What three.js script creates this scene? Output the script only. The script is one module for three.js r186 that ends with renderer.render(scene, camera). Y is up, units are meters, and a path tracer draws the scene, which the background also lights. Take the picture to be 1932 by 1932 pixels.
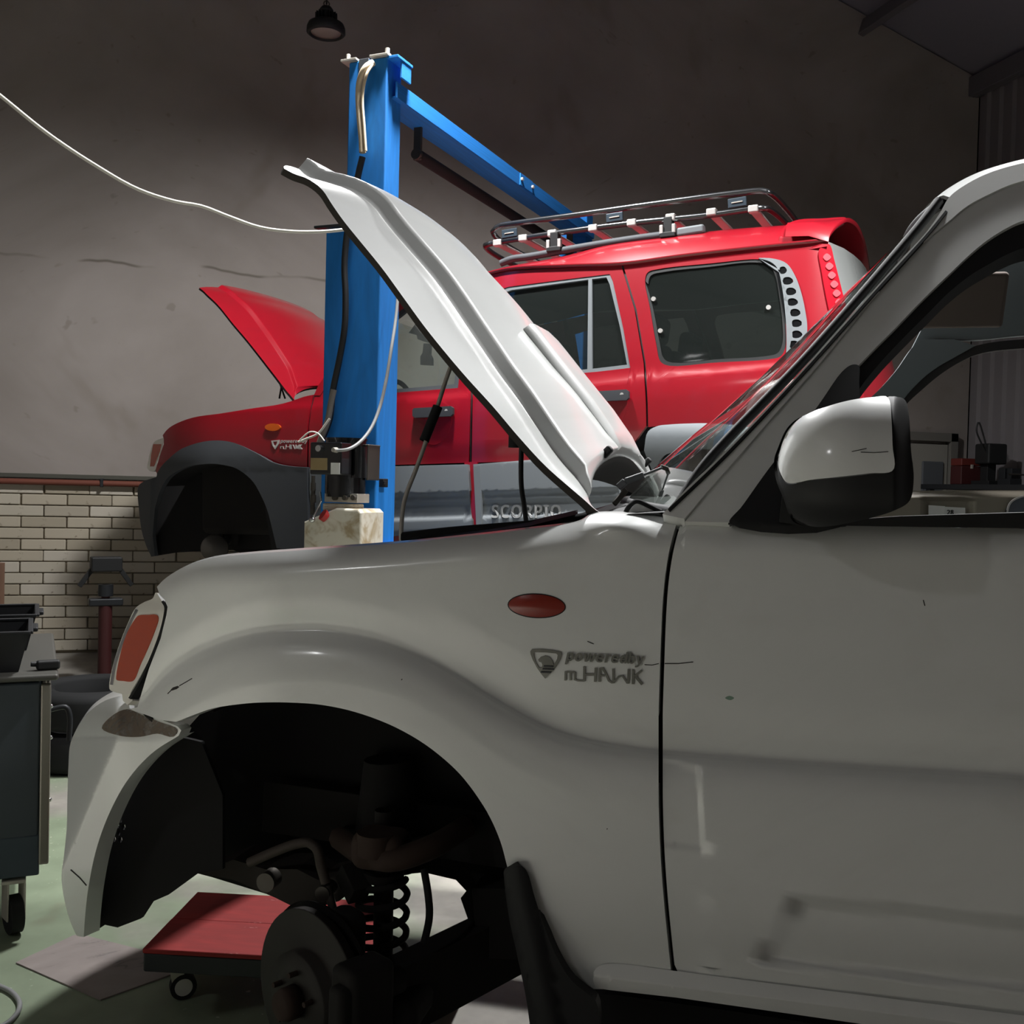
import * as THREE from 'three';
import { mergeGeometries, mergeVertices, toCreasedNormals } from 'three/addons/utils/BufferGeometryUtils.js';
import { RoundedBoxGeometry } from 'three/addons/geometries/RoundedBoxGeometry.js';
import { TextGeometry } from 'three/addons/geometries/TextGeometry.js';
import { FontLoader } from 'three/addons/loaders/FontLoader.js';
import { ImprovedNoise } from 'three/addons/math/ImprovedNoise.js';

// ---------------------------------------------------------------- camera, light, exposure
const scene = new THREE.Scene();
const EYE = 1.45, FOC = 1980, R = (d) => d * Math.PI / 180;
const YAW = R(-16.7), UP = new THREE.Vector3(0, 1, 0);   // the building stands square to the axes, the view is turned
const camera = new THREE.PerspectiveCamera(2 * Math.atan(966 / FOC) * 180 / Math.PI, 1, 0.05, 60);
camera.rotation.order = 'YXZ';
camera.position.set(0, EYE, 0);
camera.rotation.set(R(-1.3), YAW, R(1.43));
camera.updateMatrixWorld(true);
const renderer = new THREE.WebGLRenderer({ antialias: true });
renderer.toneMapping = THREE.LinearToneMapping;
renderer.toneMappingExposure = 1.0;
renderer.shadowMap.enabled = true;
scene.background = new THREE.Color('#000000');
// high-bay lamps, built further down; the last three are added, unseen fill: [x, z, candela, beam half angle]
const place = (x, y, z) => new THREE.Vector3(x, y, z).applyAxisAngle(UP, YAW);   // x to the right of, z behind the camera
const LAMPS = [
  { at: place(-.45, 0, -5.35), cd: 102, angle: 86, soft: .4 },
  { at: place(-3.8, 0, -.3), cd: 410, angle: 37, soft: .7 },  // added, unseen: narrow pool on the floor, its bounce fills the white side
  { at: place(1.9, 0, -3.8), cd: 180, angle: 54, soft: .9 },  // added, unseen: extra light to brighten the raised white hood
  { at: place(-4.3, 0, 1.6), cd: 8, angle: 80, soft: .4 },  // added, unseen: weak low fill on the white side
];
const LAMP_Y = 5.0, LAMP_COLOR = new THREE.Color('#ffffff');

// ---------------------------------------------------------------- helpers
const V = (x, y, z) => new THREE.Vector3(x, y, z);
let seed = 7;
const rnd = () => { seed = (seed * 16807) % 2147483647; return seed / 2147483647; };
const noise = new ImprovedNoise();
const fbm = (x, y, o = 4, s = 0) => { let a = 0, k = 1, n = 0; for (let i = 0; i < o; i++) { a += k * noise.noise(x, y, s + i * 7.3); n += k; x *= 2.03; y *= 2.03; k *= .5; } return a / n; };
const clamp = (x, a = 0, b = 1) => Math.min(b, Math.max(a, x));
const sstep = (a, b, x) => { const t = clamp((x - a) / (b - a)); return t * t * (3 - 2 * t); };
const lerp = (a, b, t) => a + (b - a) * t;
// smooth table lookup (monotone-ish cubic)
function table(pts) {
  const xs = pts.map((p) => p[0]), ys = pts.map((p) => p[1]), n = xs.length, m = [];
  const sl = (i) => (ys[i + 1] - ys[i]) / (xs[i + 1] - xs[i]);
  for (let i = 0; i < n; i++) {
    if (i === 0) m.push(sl(0)); else if (i === n - 1) m.push(sl(n - 2));
    else { const a = sl(i - 1), b = sl(i); m.push(a * b <= 0 ? 0 : 2 * a * b / (a + b)); }
  }
  return (x) => {
    if (x <= xs[0]) return ys[0] + m[0] * (x - xs[0]);
    if (x >= xs[n - 1]) return ys[n - 1] + m[n - 1] * (x - xs[n - 1]);
    let i = 0; while (x > xs[i + 1]) i++;
    const h = xs[i + 1] - xs[i], t = (x - xs[i]) / h, t2 = t * t, t3 = t2 * t;
    return (2 * t3 - 3 * t2 + 1) * ys[i] + (t3 - 2 * t2 + t) * h * m[i] + (-2 * t3 + 3 * t2) * ys[i + 1] + (t3 - t2) * h * m[i + 1];
  };
}
const spline = (pts, n = 60, closed = false) => new THREE.CatmullRomCurve3(pts.map((p) => V(p[0], p[1], p[2] || 0)), closed, 'centripetal').getPoints(n);
const sp2 = (pts, n = 60, closed = false) => spline(pts, n, closed).map((p) => [p.x, p.y]);

const names = new Map();
const unique = (n) => { const k = names.get(n) || 0; names.set(n, k + 1); return k ? n + '_' + String(k).padStart(3, '0') : n; };
function add(name, geo, mat, parent) {
  const m = new THREE.Mesh(geo, mat); m.castShadow = m.receiveShadow = true;
  if (parent) { m.name = name; parent.add(m); } else { m.name = unique(name); scene.add(m); }
  return m;
}
function thing(name, label, category, pos = [0, 0, 0], turn = 0, group) {
  const g = new THREE.Group(); g.name = unique(name); g.position.set(...pos); g.rotation.y = turn;
  g.userData = { label, category }; if (group) g.userData.group = group;
  scene.add(g); g.updateMatrixWorld(true); return g;
}
const tag = (o, label, category, group) => { o.userData.label = label; o.userData.category = category; if (group) o.userData.group = group; return o; };
const struct = (o) => { o.userData.kind = 'structure'; return o; };

const flat = (g) => { g = g.index ? g.toNonIndexed() : g; for (const k of Object.keys(g.attributes)) if (!['position', 'normal', 'uv'].includes(k)) g.deleteAttribute(k); if (!g.attributes.uv) g.setAttribute('uv', new THREE.BufferAttribute(new Float32Array(g.attributes.position.count * 2), 2)); return g; };
const merge = (...gs) => mergeGeometries(gs.flat().map(flat));
const move = (g, x, y, z, rx = 0, ry = 0, rz = 0) => g.applyMatrix4(new THREE.Matrix4().compose(V(x, y, z), new THREE.Quaternion().setFromEuler(new THREE.Euler(rx, ry, rz, 'YXZ')), V(1, 1, 1)));
const rbox = (w, h, d, r = .004, s = 2) => new RoundedBoxGeometry(w, h, d, s, Math.min(r, w / 2.01, h / 2.01, d / 2.01));
const bx = (w, h, d, x, y, z, r = .004, rx = 0, ry = 0, rz = 0) => move(rbox(w, h, d, r), x, y, z, rx, ry, rz);
const cyl = (r, h, x, y, z, rx = 0, ry = 0, rz = 0, r2 = r, n = 24) => move(new THREE.CylinderGeometry(r2, r, h, n), x, y, z, rx, ry, rz);
const tube = (pts, r, n = 40, k = 8, closed = false) => new THREE.TubeGeometry(new THREE.CatmullRomCurve3(pts.map((p) => p.isVector3 ? p : V(...p)), closed, 'centripetal'), n, r, k, closed);
const lathe = (prof, n = 32) => new THREE.LatheGeometry(prof.map((p) => new THREE.Vector2(p[0], p[1])), n);
function bar(a, b, w, h, r = .003) {           // box beam from a to b
  a = V(...a); b = V(...b); const l = a.distanceTo(b), g = rbox(w, h, l, r);
  const m = new THREE.Matrix4().lookAt(b, a, Math.abs(b.clone().sub(a).normalize().y) > .99 ? V(1, 0, 0) : V(0, 1, 0)); m.setPosition(a.clone().lerp(b, .5));
  return g.applyMatrix4(m);
}
function rod(a, b, r, n = 12) { return new THREE.TubeGeometry(new THREE.LineCurve3(V(...a), V(...b)), 1, r, n); }
// grid surface from rows of points
function loft(rows, { smooth = true, flip = false, closeRow = false } = {}) {
  const n = rows.length, m = rows[0].length, pos = [], uv = [], idx = [];
  rows.forEach((r) => { let l = 0; r.forEach((p, j) => { pos.push(p.x, p.y, p.z); uv.push(p.x, p.y); }); });
  for (let i = 0; i < n - 1; i++) for (let j = 0; j < m - (closeRow ? 0 : 1); j++) {
    const j2 = (j + 1) % m, a = i * m + j, b = i * m + j2, c = (i + 1) * m + j, d = (i + 1) * m + j2;
    flip ? idx.push(a, c, b, b, c, d) : idx.push(a, b, c, b, d, c);
  }
  let g = new THREE.BufferGeometry();
  g.setAttribute('position', new THREE.Float32BufferAttribute(pos, 3)); g.setAttribute('uv', new THREE.Float32BufferAttribute(uv, 2)); g.setIndex(idx);
  g.computeVertexNormals();
  if (!smooth) g = toCreasedNormals(g, .5);
  return g;
}
// ray of a photograph pixel, in world space
const RAY = (px, py) => V((px - 966) / FOC, -(py - 966) / FOC, -1).applyQuaternion(camera.quaternion);
const FWD = place(0, 0, -1);
const at = (px, py, depth) => { const d = RAY(px, py); return camera.position.clone().addScaledVector(d, depth / d.dot(FWD)); };
const onFloor = (px, py, y = 0) => { const d = RAY(px, py); return camera.position.clone().addScaledVector(d, (y - EYE) / d.y); };
// chart of a vehicle's side: photograph measurement -> the vehicle's own frame (x rearwards, y up, z outwards)
function chart(group) {
  group.updateMatrixWorld(true);
  const inv = group.matrixWorld.clone().invert(), o = camera.position.clone().applyMatrix4(inv);
  const T = (px, py, z = 0) => { const d = RAY(px, py).transformDirection(inv); return o.clone().addScaledVector(d, (z - o.z) / d.z); };
  T.eye = o; return T;
}
// body panel: outline traced in chart measurements, laid on the curved body surface z = o(px, py), with folded-in edges
function panel(T, outline, { o = () => 0, holes = [], max = 24, th = .02, back = false, lift = 0 } = {}) {
  const O = typeof o === 'number' ? () => o : o;
  const dens = (l) => { const r = []; l.forEach((p, i) => { const q = l[(i + 1) % l.length], d = Math.hypot(q[0] - p[0], q[1] - p[1]), n = Math.max(1, Math.ceil(d / max)); for (let k = 0; k < n; k++) r.push(new THREE.Vector2(lerp(p[0], q[0], k / n), lerp(p[1], q[1], k / n))); }); return r; };
  let C = dens(outline), H = holes.map(dens);
  if (!THREE.ShapeUtils.isClockWise(C)) C.reverse(); H.forEach((h) => { if (THREE.ShapeUtils.isClockWise(h)) h.reverse(); });
  const pts = [...C, ...H.flat()];
  let tris = THREE.ShapeUtils.triangulateShape(C, H);
  const L2 = max * max * 1.9;
  for (let it = 0; it < 10; it++) {
    const mid = new Map(), out = []; let cut = 0;
    const split = (a, b) => { const p = pts[a], q = pts[b]; if ((p.x - q.x) ** 2 + (p.y - q.y) ** 2 <= L2) return -1; const k = a < b ? a * 1e6 + b : b * 1e6 + a; if (!mid.has(k)) { mid.set(k, pts.length); pts.push(new THREE.Vector2((p.x + q.x) / 2, (p.y + q.y) / 2)); } cut++; return mid.get(k); };
    for (const [a, b, c] of tris) {
      const x = split(a, b), y = split(b, c), z = split(c, a);
      if (x < 0 && y < 0 && z < 0) out.push([a, b, c]);
      else if (x >= 0 && y >= 0 && z >= 0) out.push([a, x, z], [x, b, y], [z, y, c], [x, y, z]);
      else if (x >= 0 && y >= 0) out.push([x, b, y], [a, x, y], [a, y, c]);
      else if (y >= 0 && z >= 0) out.push([y, c, z], [a, b, y], [a, y, z]);
      else if (z >= 0 && x >= 0) out.push([a, x, z], [x, b, c], [x, c, z]);
      else if (x >= 0) out.push([a, x, c], [x, b, c]); else if (y >= 0) out.push([a, b, y], [a, y, c]); else out.push([a, b, z], [b, c, z]);
    }
    tris = out; if (!cut || tris.length > 60000) break;
  }
  const P = pts.map((p) => T(p.x, p.y, O(p.x, p.y) + lift));
  const N = pts.map((p) => { const e = 1.5, a = T(p.x - e, p.y, O(p.x - e, p.y)), b = T(p.x + e, p.y, O(p.x + e, p.y)), c = T(p.x, p.y - e, O(p.x, p.y - e)), d = T(p.x, p.y + e, O(p.x, p.y + e)); return d.sub(c).cross(b.sub(a)).normalize(); });
  const pos = [], nor = [], uv = [];
  const put = (p, n) => { pos.push(p.x, p.y, p.z); nor.push(n.x, n.y, n.z); uv.push(p.x, p.y); };
  for (const t of tris) { const q = [...t]; const [a, b, c] = q.map((i) => pts[i]); if ((b.x - a.x) * (c.y - a.y) - (b.y - a.y) * (c.x - a.x) > 0) q.reverse(); q.forEach((i) => put(P[i], N[i])); if (back) [q[0], q[2], q[1]].forEach((i) => put(P[i].clone().addScaledVector(N[i], -th), N[i].clone().negate())); }
  let base = 0;
  for (const loop of [C, ...H]) {
    const n = loop.length;
    for (let i = 0; i < n; i++) {
      const a = base + i, b = base + (i + 1) % n, pa = P[a], pb = P[b], qa = pa.clone().addScaledVector(N[a], -th), qb = pb.clone().addScaledVector(N[b], -th);
      const nn = pb.clone().sub(pa).cross(qa.clone().sub(pa)).normalize();
      [pa, pb, qa, pb, qb, qa].forEach((p) => put(p, nn));
    }
    base += n;
  }
  const g = new THREE.BufferGeometry();
  g.setAttribute('position', new THREE.Float32BufferAttribute(pos, 3)); g.setAttribute('normal', new THREE.Float32BufferAttribute(nor, 3)); g.setAttribute('uv', new THREE.Float32BufferAttribute(uv, 2));
  return g;
}
// mirrored copy of a geometry about the vehicle's middle plane z = zc
function mirrorZ(g, zc) {
  g = flat(g.clone()); const p = g.attributes.position, n = g.attributes.normal;
  for (let i = 0; i < p.count; i++) { p.setZ(i, 2 * zc - p.getZ(i)); n.setZ(i, -n.getZ(i)); }
  for (const a of Object.values(g.attributes)) for (let i = 0; i < a.count; i += 3) for (let k = 0; k < a.itemSize; k++) { const j1 = (i + 1) * a.itemSize + k, j2 = (i + 2) * a.itemSize + k, t = a.array[j1]; a.array[j1] = a.array[j2]; a.array[j2] = t; }
  return g;
}
// thick flat stroke following a polyline in chart measurements, closed to a ribbon outline
function stroke(pts, w) {
  const L = [], Rr = [], n = pts.length;
  for (let i = 0; i < n; i++) {
    const a = pts[Math.max(0, i - 1)], b = pts[Math.min(n - 1, i + 1)], d = Math.hypot(b[0] - a[0], b[1] - a[1]) || 1, nx = -(b[1] - a[1]) / d * w / 2, ny = (b[0] - a[0]) / d * w / 2;
    L.push([pts[i][0] + nx, pts[i][1] + ny]); Rr.unshift([pts[i][0] - nx, pts[i][1] - ny]);
  }
  return [...L, ...Rr];
}

// ---------------------------------------------------------------- materials
function tex(w, h, f, srgb = true, rep = 1) {
  const d = new Uint8Array(w * h * 4);
  for (let y = 0; y < h; y++) for (let x = 0; x < w; x++) { const c = f(x / w, y / h), i = (y * w + x) * 4; d[i] = clamp(c[0]) * 255; d[i + 1] = clamp(c[1]) * 255; d[i + 2] = clamp(c[2]) * 255; d[i + 3] = 255; }
  const t = new THREE.DataTexture(d, w, h); t.wrapS = t.wrapT = THREE.RepeatWrapping; t.magFilter = THREE.LinearFilter; t.minFilter = THREE.LinearMipmapLinearFilter; t.generateMipmaps = true; t.repeat.set(rep, rep);
  if (srgb) t.colorSpace = THREE.SRGBColorSpace; t.needsUpdate = true; return t;
}
const hex = (h) => [parseInt(h.slice(1, 3), 16) / 255, parseInt(h.slice(3, 5), 16) / 255, parseInt(h.slice(5, 7), 16) / 255];
const mix = (a, b, t) => a.map((v, i) => lerp(v, b[i], clamp(t)));
// tileable noise
const tn = (u, v, f, s = 0, o = 3) => { let a = 0, k = 1, n = 0; for (let i = 0; i < o; i++) { const p = f * 2 ** i, X = Math.cos(u * 6.2832) * p / 6.2832, Y = Math.sin(u * 6.2832) * p / 6.2832, Z = Math.cos(v * 6.2832) * p / 6.2832, W = Math.sin(v * 6.2832) * p / 6.2832; a += k * noise.noise(X + s, Y + Z * 1.7, W + s * .37 + X * .3); n += k; k *= .55; } return a / n; };
const std = (color, roughness = .6, metalness = 0, extra = {}) => new THREE.MeshStandardMaterial({ color, roughness, metalness, ...extra });
const phys = (color, roughness, extra = {}) => new THREE.MeshPhysicalMaterial({ color, roughness, ...extra });
const dustTex = (c, amt, f) => tex(512, 512, (u, v) => mix(hex(c), hex('#8b8474'), amt * sstep(.0, .5, tn(u, v, f, 3, 4) + .25 * tn(u, v, f * 5, 9, 2))), true, .8);
const M = {
  white: phys('#ffffff', .34, { map: dustTex('#e3e5e3', .05, 6), clearcoat: .7, clearcoatRoughness: .12 }),
  red: phys('#ffffff', .34, { map: dustTex('#920a1c', .08, 8), clearcoat: .8, clearcoatRoughness: .1 }),
  black: std('#121314', .62),
  rubber: std('#101112', .85),
  gloss: phys('#0b0c0e', .25, { clearcoat: .4 }),
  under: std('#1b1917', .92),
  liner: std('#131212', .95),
  rust: std('#3a2c25', .85, .2),
  steel: std('#55514c', .55, .7),
  chrome: std('#c9cbcc', .22, 1),
  alu: std('#c4c1bd', .4, .25),
  clad: std('#6d7275', .62),
  cladDark: std('#43464a', .7),
  flap: std('#101113', .7),
  amber: phys('#b8431a', .2, { clearcoat: .6 }),
  marker: phys('#8c2412', .3, { clearcoat: .5 }),
  lampShell: phys('#efece2', .12, { clearcoat: .8 }),
  lampLens: phys('#f4f2ec', .08, { transmission: .75, thickness: 0, ior: 1.45 }),
  glass: phys('#dfe6e2', .02, { transmission: 1, thickness: 0 }),
  glassDark: phys('#78837f', .04, { transmission: .94, thickness: 0 }),
  glassDusty: phys('#66706c', .05, { transmission: .93, thickness: 0 }),
  trimDark: std('#303236', .55),
  headliner: std('#5d524c', .95),
  pillarTrim: std('#5c6466', .8),
  blue: phys('#ffffff', .75, { map: tex(256, 256, (u, v) => mix(hex('#1583dc'), hex('#1272c2'), .5 + tn(u, v, 7, 5, 4)), true, 1) }),
  cable: std('#d8d5cc', .55), cableGrey: std('#8b8c8c', .5), cableBeige: std('#c9b79b', .6),
  hose: std('#17181a', .5), zinc: std('#b5b0a6', .5, .3),
  tank: phys('#ffffff', .5, { map: tex(128, 128, (u, v) => mix(hex('#dcd6c6'), hex('#a08a66'), sstep(.0, .5, tn(u, v, 4, 2, 4)) * .8), true, 3) }),
  labelTan: std('#a08a62', .7), paper: std('#e6e6e2', .8), ink: std('#252525', .8),
  redPlastic: std('#a51d1d', .45),
  cart: phys('#3c444c', .5, { clearcoat: .15 }), cartTop: std('#54534e', .5, .3), cartSteel: std('#8f8a82', .35, .6),
  crate: std('#15171a', .55),
  redMat: std('#ffffff', .75, 0, { map: tex(256, 256, (u, v) => { const k = tn(u, v, 5, 1, 4), s = tn(u, v, 30, 8, 2); return mix(mix(hex('#9c2320'), hex('#821a18'), .5 + k), hex('#c9a49a'), sstep(.28, .5, k) * sstep(.1, .5, s)); }, true, 1.2) }),
  wood: std('#5f4433', .8), darkRed: std('#3c1212', .6), darkSteel: std('#2a2c2f', .5, .4),
  cardboard: std('#ffffff', .9, 0, { map: tex(256, 256, (u, v) => { const k = tn(u, v, 6, 4, 4), s = Math.abs(tn(u * .6, v, 14, 6, 3)); return mix(mix(hex('#9b918c'), hex('#857c79'), .5 + k), hex('#5c5757'), sstep(.06, .0, s) * sstep(0, .3, k) * .6); }, true, 1.1) }),
  crack: std('#2c2a28', .9),
};
M.lampFace = new THREE.MeshStandardMaterial({ color: '#ffffff', emissive: LAMP_COLOR, emissiveIntensity: 6 });

// ---------------------------------------------------------------- the workshop shell
const PHI = 0, P0 = place(-1.67, 0, -9.2), XL = -7.5, XR = 6.76, ZF = 14, EAVE = 5.87, PITCH = .32, XM = -.37, RIDGE = EAVE + PITCH * (XR - XM);
const roomMatrix = new THREE.Matrix4().compose(P0, new THREE.Quaternion().setFromEuler(new THREE.Euler(0, PHI, 0)), V(1, 1, 1)), roomInv = roomMatrix.clone().invert();
const inRoom = (o) => { o.position.copy(P0); o.rotation.y = PHI; o.updateMatrixWorld(true); return o; };
const roomPoint = (x, y, z) => V(x, y, z).applyMatrix4(roomMatrix);
const onWall = (px, py, z = 0) => { const o = camera.position.clone().applyMatrix4(roomInv), d = RAY(px, py).transformDirection(roomInv); return o.addScaledVector(d, (z - o.z) / d.z); };
function uvBy(g, f) { const p = g.attributes.position, a = new Float32Array(p.count * 2); for (let i = 0; i < p.count; i++) { const [u, v] = f(p.getX(i), p.getY(i), p.getZ(i)); a[2 * i] = u; a[2 * i + 1] = v; } g.setAttribute('uv', new THREE.BufferAttribute(a, 2)); return g; }

const plasterTex = tex(1024, 1024, (u, v) => {
  const k = tn(u, v, 5, 11, 5), s = tn(u, v, 40, 21, 3), d = tn(u, v * .5, 9, 31, 4), line = Math.abs(v - .62 - .012 * tn(u, .3, 12, 5, 3));
  let c = mix(hex('#9d9590'), hex('#8a827c'), .5 + k * 1.2); c = mix(c, hex('#7d746b'), sstep(.18, .5, d) * .5); c = mix(c, hex('#5e574f'), sstep(.0035, 0, line) * sstep(-.1, .25, tn(u, v, 10, 77, 3)) * .8);
  return mix(c, hex('#6a625a'), sstep(.35, .55, s) * .35);
});
const plaster = std('#ffffff', .95, 0, { map: plasterTex }), darkPlaster = std('#aaa6a2', .95);
const floorTex = tex(2048, 2048, (u, v) => {                      // eight metre tile; painted concrete worn through in places
  const X = u * 8 - 4, Z = v * 8 - 7;                             // metres, room floor under the camera's view
  const k = fbm(X * 1.3, Z * 1.3, 5, 3), f = fbm(X * 7, Z * 7, 4, 9), g = fbm(X * 30, Z * 30, 3, 5);
  let c = mix(hex('#a09b92'), hex('#85817a'), .5 + f * .9 + g * .3);
  const paint = sstep(.35, .65, .62 * Math.exp(-(((X + 1.5) / 1.25) ** 2 + ((Z + 3.3) / 1.1) ** 2)) + .35 + k * .9 - .12 * sstep(-.6, .4, X));
  c = mix(c, mix(hex('#86967a'), hex('#75846a'), .5 + f), paint * .85);
  const fl = fbm(X * 55, Z * 55, 2, 17); c = mix(c, hex('#dcd8c6'), sstep(.42, .5, fl) * sstep(-.05, .2, k));
  const st = fbm(X * 3.1, Z * 3.1, 3, 41); c = mix(c, hex('#6f6c58'), sstep(.3, .5, st) * .55);
  return c;
});
floorTex.repeat.set(1 / 8, 1 / 8); floorTex.offset.set(.5, 7 / 8);
const floorMat = phys('#ffffff', .55, { map: floorTex, clearcoat: .12, clearcoatRoughness: .5 });
{
  const g = new THREE.BoxGeometry(XR - XL + 1, .2, ZF + 1, 1, 1, 1); g.translate((XR + XL) / 2, -.1, ZF / 2);
  g.applyMatrix4(roomMatrix); uvBy(g, (x, y, z) => { const p = V(x, 0, z).applyAxisAngle(UP, -YAW); return [p.x, p.z]; });
  struct(add('floor', g, floorMat));
}
// back wall: plaster gable above a brick plinth
const BRICK_TOP = 1.40, BW = .345, BH = .092;
const gable = new THREE.Shape([[XL, BRICK_TOP], [XR, BRICK_TOP], [XR, EAVE], [XM, RIDGE], [XL, EAVE]].map((p) => new THREE.Vector2(...p)));
{
  const up = new THREE.ExtrudeGeometry(gable, { depth: .25, bevelEnabled: false }); up.translate(0, 0, -.25); uvBy(up, (x, y) => [x / 5.2, y / 5.2]);
  const w = inRoom(struct(add('wall_back', up, plaster)));
  add('brick_backing', new THREE.BoxGeometry(XR - XL, BRICK_TOP, .2).translate((XR + XL) / 2, BRICK_TOP / 2, -.12), std('#857b69', .95), w);
  const mats = ['#b8b0a0', '#aca393', '#c0b8aa', '#a69c8a', '#b4aa98'].map((c) => std('#ffffff', .9, 0, { map: null, color: c }));
  const speck = tex(256, 256, (u, v) => mix([1, 1, 1], hex('#6b5e4e'), sstep(.22, .5, tn(u, v, 9, 3, 4)) * .8)); mats.forEach((m) => { m.map = speck; });
  const shapes = [0, 1, 2, 3].map((k) => { const g = rbox(BW - .009, BH - .008, .05, .008, 2); const p = g.attributes.position; for (let i = 0; i < p.count; i++) { p.setZ(i, p.getZ(i) + .004 * noise.noise(p.getX(i) * 14 + k * 9, p.getY(i) * 30, k)); p.setY(i, p.getY(i) + .002 * noise.noise(p.getX(i) * 12 + k * 5, 3, k)); } g.computeVertexNormals(); return uvBy(g, (x, y) => [x * 1.6 + k * .31, y * 1.6 + k * .17]); });
  const far = [];
  for (let r = 0; r < 15; r++) for (let c = -21; c < 20; c++) {
    const x = (c + (r % 2) * .5 + .02 * (rnd() - .5)) * BW, y = BRICK_TOP - (r + .5) * BH, k = Math.floor(rnd() * 4);
    if (x < XL + .2 || x > XR - .2) continue;
    if (x > -3.6 && x < .75) { const b = add('brick', shapes[k], mats[Math.floor(rnd() * mats.length)], w); b.position.set(x, y, -.024 + .005 * rnd()); } else far.push(shapes[k].clone().translate(x, y, -.022));
  }
  const rest = add('brickwork', merge(far), mats[0], w); rest.userData.kind = 'stuff';
  // ledge and conduit along the top of the brickwork
  const ledge = add('ledge', bx(XR - XL, .035, .03, (XR + XL) / 2, BRICK_TOP + .055, -.002), std('#4b4a42', .8), w);
  const pipe = inRoom(thing('conduit_pipe', 'rust red conduit pipe running along the top of the white bricks', 'pipe'));
  add('pipe', rod([XL + .1, BRICK_TOP + .005, .045], [XR - 2.6, BRICK_TOP + .005, .045], .024), std('#6e3b2c', .75), pipe);
  for (let x = -4.1; x < 3; x += 1.15) add('clip', bx(.025, .07, .05, x, BRICK_TOP + .01, .05), M.darkSteel, pipe);
}
// right wall of profiled steel sheets
{
  const w = inRoom(struct(add('wall_right', new THREE.BoxGeometry(.12, EAVE, ZF).translate(XR + .08, EAVE / 2, ZF / 2), std('#3c393b', .8))));
  const prof = []; for (let i = 0; i < 4; i++) { const b = i * .18; prof.push([b, 0], [b + .085, 0], [b + .105, .036], [b + .145, .036], [b + .165, 0]); } prof.push([.72, 0]);
  const rows = [0, EAVE].map((y) => prof.map(([z, d]) => V(XR + .015 - d, y, z)));
  const sheet = toCreasedNormals(loft(rows, { flip: true }), .3), sm = std('#8b8688', .5, .35);
  for (let z = 0; z < ZF - .5; z += .72) { const s = add('sheet', sheet, sm, w); s.position.z = z; }
}
{
  const l = inRoom(struct(add('wall_left', new THREE.BoxGeometry(.25, EAVE, ZF).translate(XL - .12, EAVE / 2, ZF / 2), darkPlaster)));
  const fs = new THREE.Shape([[XL, 0], [XR, 0], [XR, EAVE], [XM, RIDGE], [XL, EAVE]].map((p) => new THREE.Vector2(...p)));
  inRoom(struct(add('wall_front', new THREE.ExtrudeGeometry(fs, { depth: .25, bevelEnabled: false }).translate(0, 0, ZF), darkPlaster)));
  const ang = Math.atan(PITCH), len = (XR - XM) / Math.cos(ang) + .5;
  const slope = (s) => move(new THREE.BoxGeometry(len, .1, ZF + .6), XM + s * (XR - XM) / 2 + s * .14, (EAVE + RIDGE) / 2 + .03, ZF / 2, 0, 0, -s * ang);
  const c = inRoom(struct(add('ceiling', merge(slope(1), slope(-1)), std('#7c7982', .8))));
  const pm = std('#6d6a6e', .6, .3);
  for (const s of [1, -1]) for (let k = 0; k < 6; k++) { const x = .25 + k * 1.36, xx = XM + s * x, y = RIDGE - x * PITCH - .14; add('purlin', bx(.07, .17, ZF, xx, y, ZF / 2, .01, 0, 0, -s * ang), pm, c); }
  add('eave_beam', bx(.12, .2, ZF, XR - .08, EAVE - .1, ZF / 2, .01), pm, c);
  for (const z of [4.6, 9.2]) for (const s of [1, -1]) add('rafter', move(rbox(len - .4, .26, .14, .01), XM + s * (XR - XM) / 2, (EAVE + RIDGE) / 2 - .22, z, 0, 0, -s * ang), pm, c);
}
// weathered door on the back wall
{
  const a = onWall(1650, 812), b = onWall(1798, 812), w = b.x - a.x, h = a.y, x = (a.x + b.x) / 2;
  const d = inRoom(struct(add('door_1', merge(bx(.09, h, .09, b.x - .045, h / 2, .045), bx(.09, h, .09, a.x + .045, h / 2, .045), bx(w, .09, .09, x, h - .045, .045)), std('#6f6c66', .85))));
  add('door_leaf', bx(w - .2, h - .12, .05, x, (h - .12) / 2, .03), std('#8f8c84', .85), d);
  for (const s of [-1, 1]) add('door_panel', bx(w * .27, h * .36, .03, x + s * w * .2, h * .68, .06, .012), std('#55585c', .7), d);
  for (const s of [-1, 1]) add('door_panel', bx(w * .27, h * .36, .03, x + s * w * .2, h * .25, .06, .012), std('#55585c', .7), d);
}
// ---------------------------------------------------------------- high-bay lamps
function highBay(label, x, y, z, top) {
  const g = thing('high_bay_lamp', label, 'lamp', [x, y, z], 0, 'high bay lamps');
  add('reflector', lathe([[.10, .075], [.128, .06], [.138, .035], [.14, 0], [.125, -.012], [.115, -.012], [.11, .02], [.0, .03]]), M.black, g);
  const fins = []; for (let i = 0; i < 18; i++) fins.push(bx(.05, .07, .005, .055 * Math.cos(i * .349), .105, .055 * Math.sin(i * .349), .002, 0, -i * .349, 0));
  add('heat_sink', merge(cyl(.05, .09, 0, .1, 0), ...fins), M.black, g);
  add('driver_cap', lathe([[0, .19], [.035, .185], [.05, .165], [.055, .14], [.0, .13]]), M.black, g);
  add('hook_ring', move(new THREE.TorusGeometry(.02, .005, 8, 20), 0, .208, 0), M.steel, g);
  add('cord', tube([[.0, .205, 0], [.006, .5, 0], [0, top - y, 0]], .006, 20), M.hose, g);
  return g;
}
const roofY = (x, z) => { const p = V(x, 0, z).applyMatrix4(roomInv); return RIDGE - Math.abs(p.x - XM) * PITCH - .06; };
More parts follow.
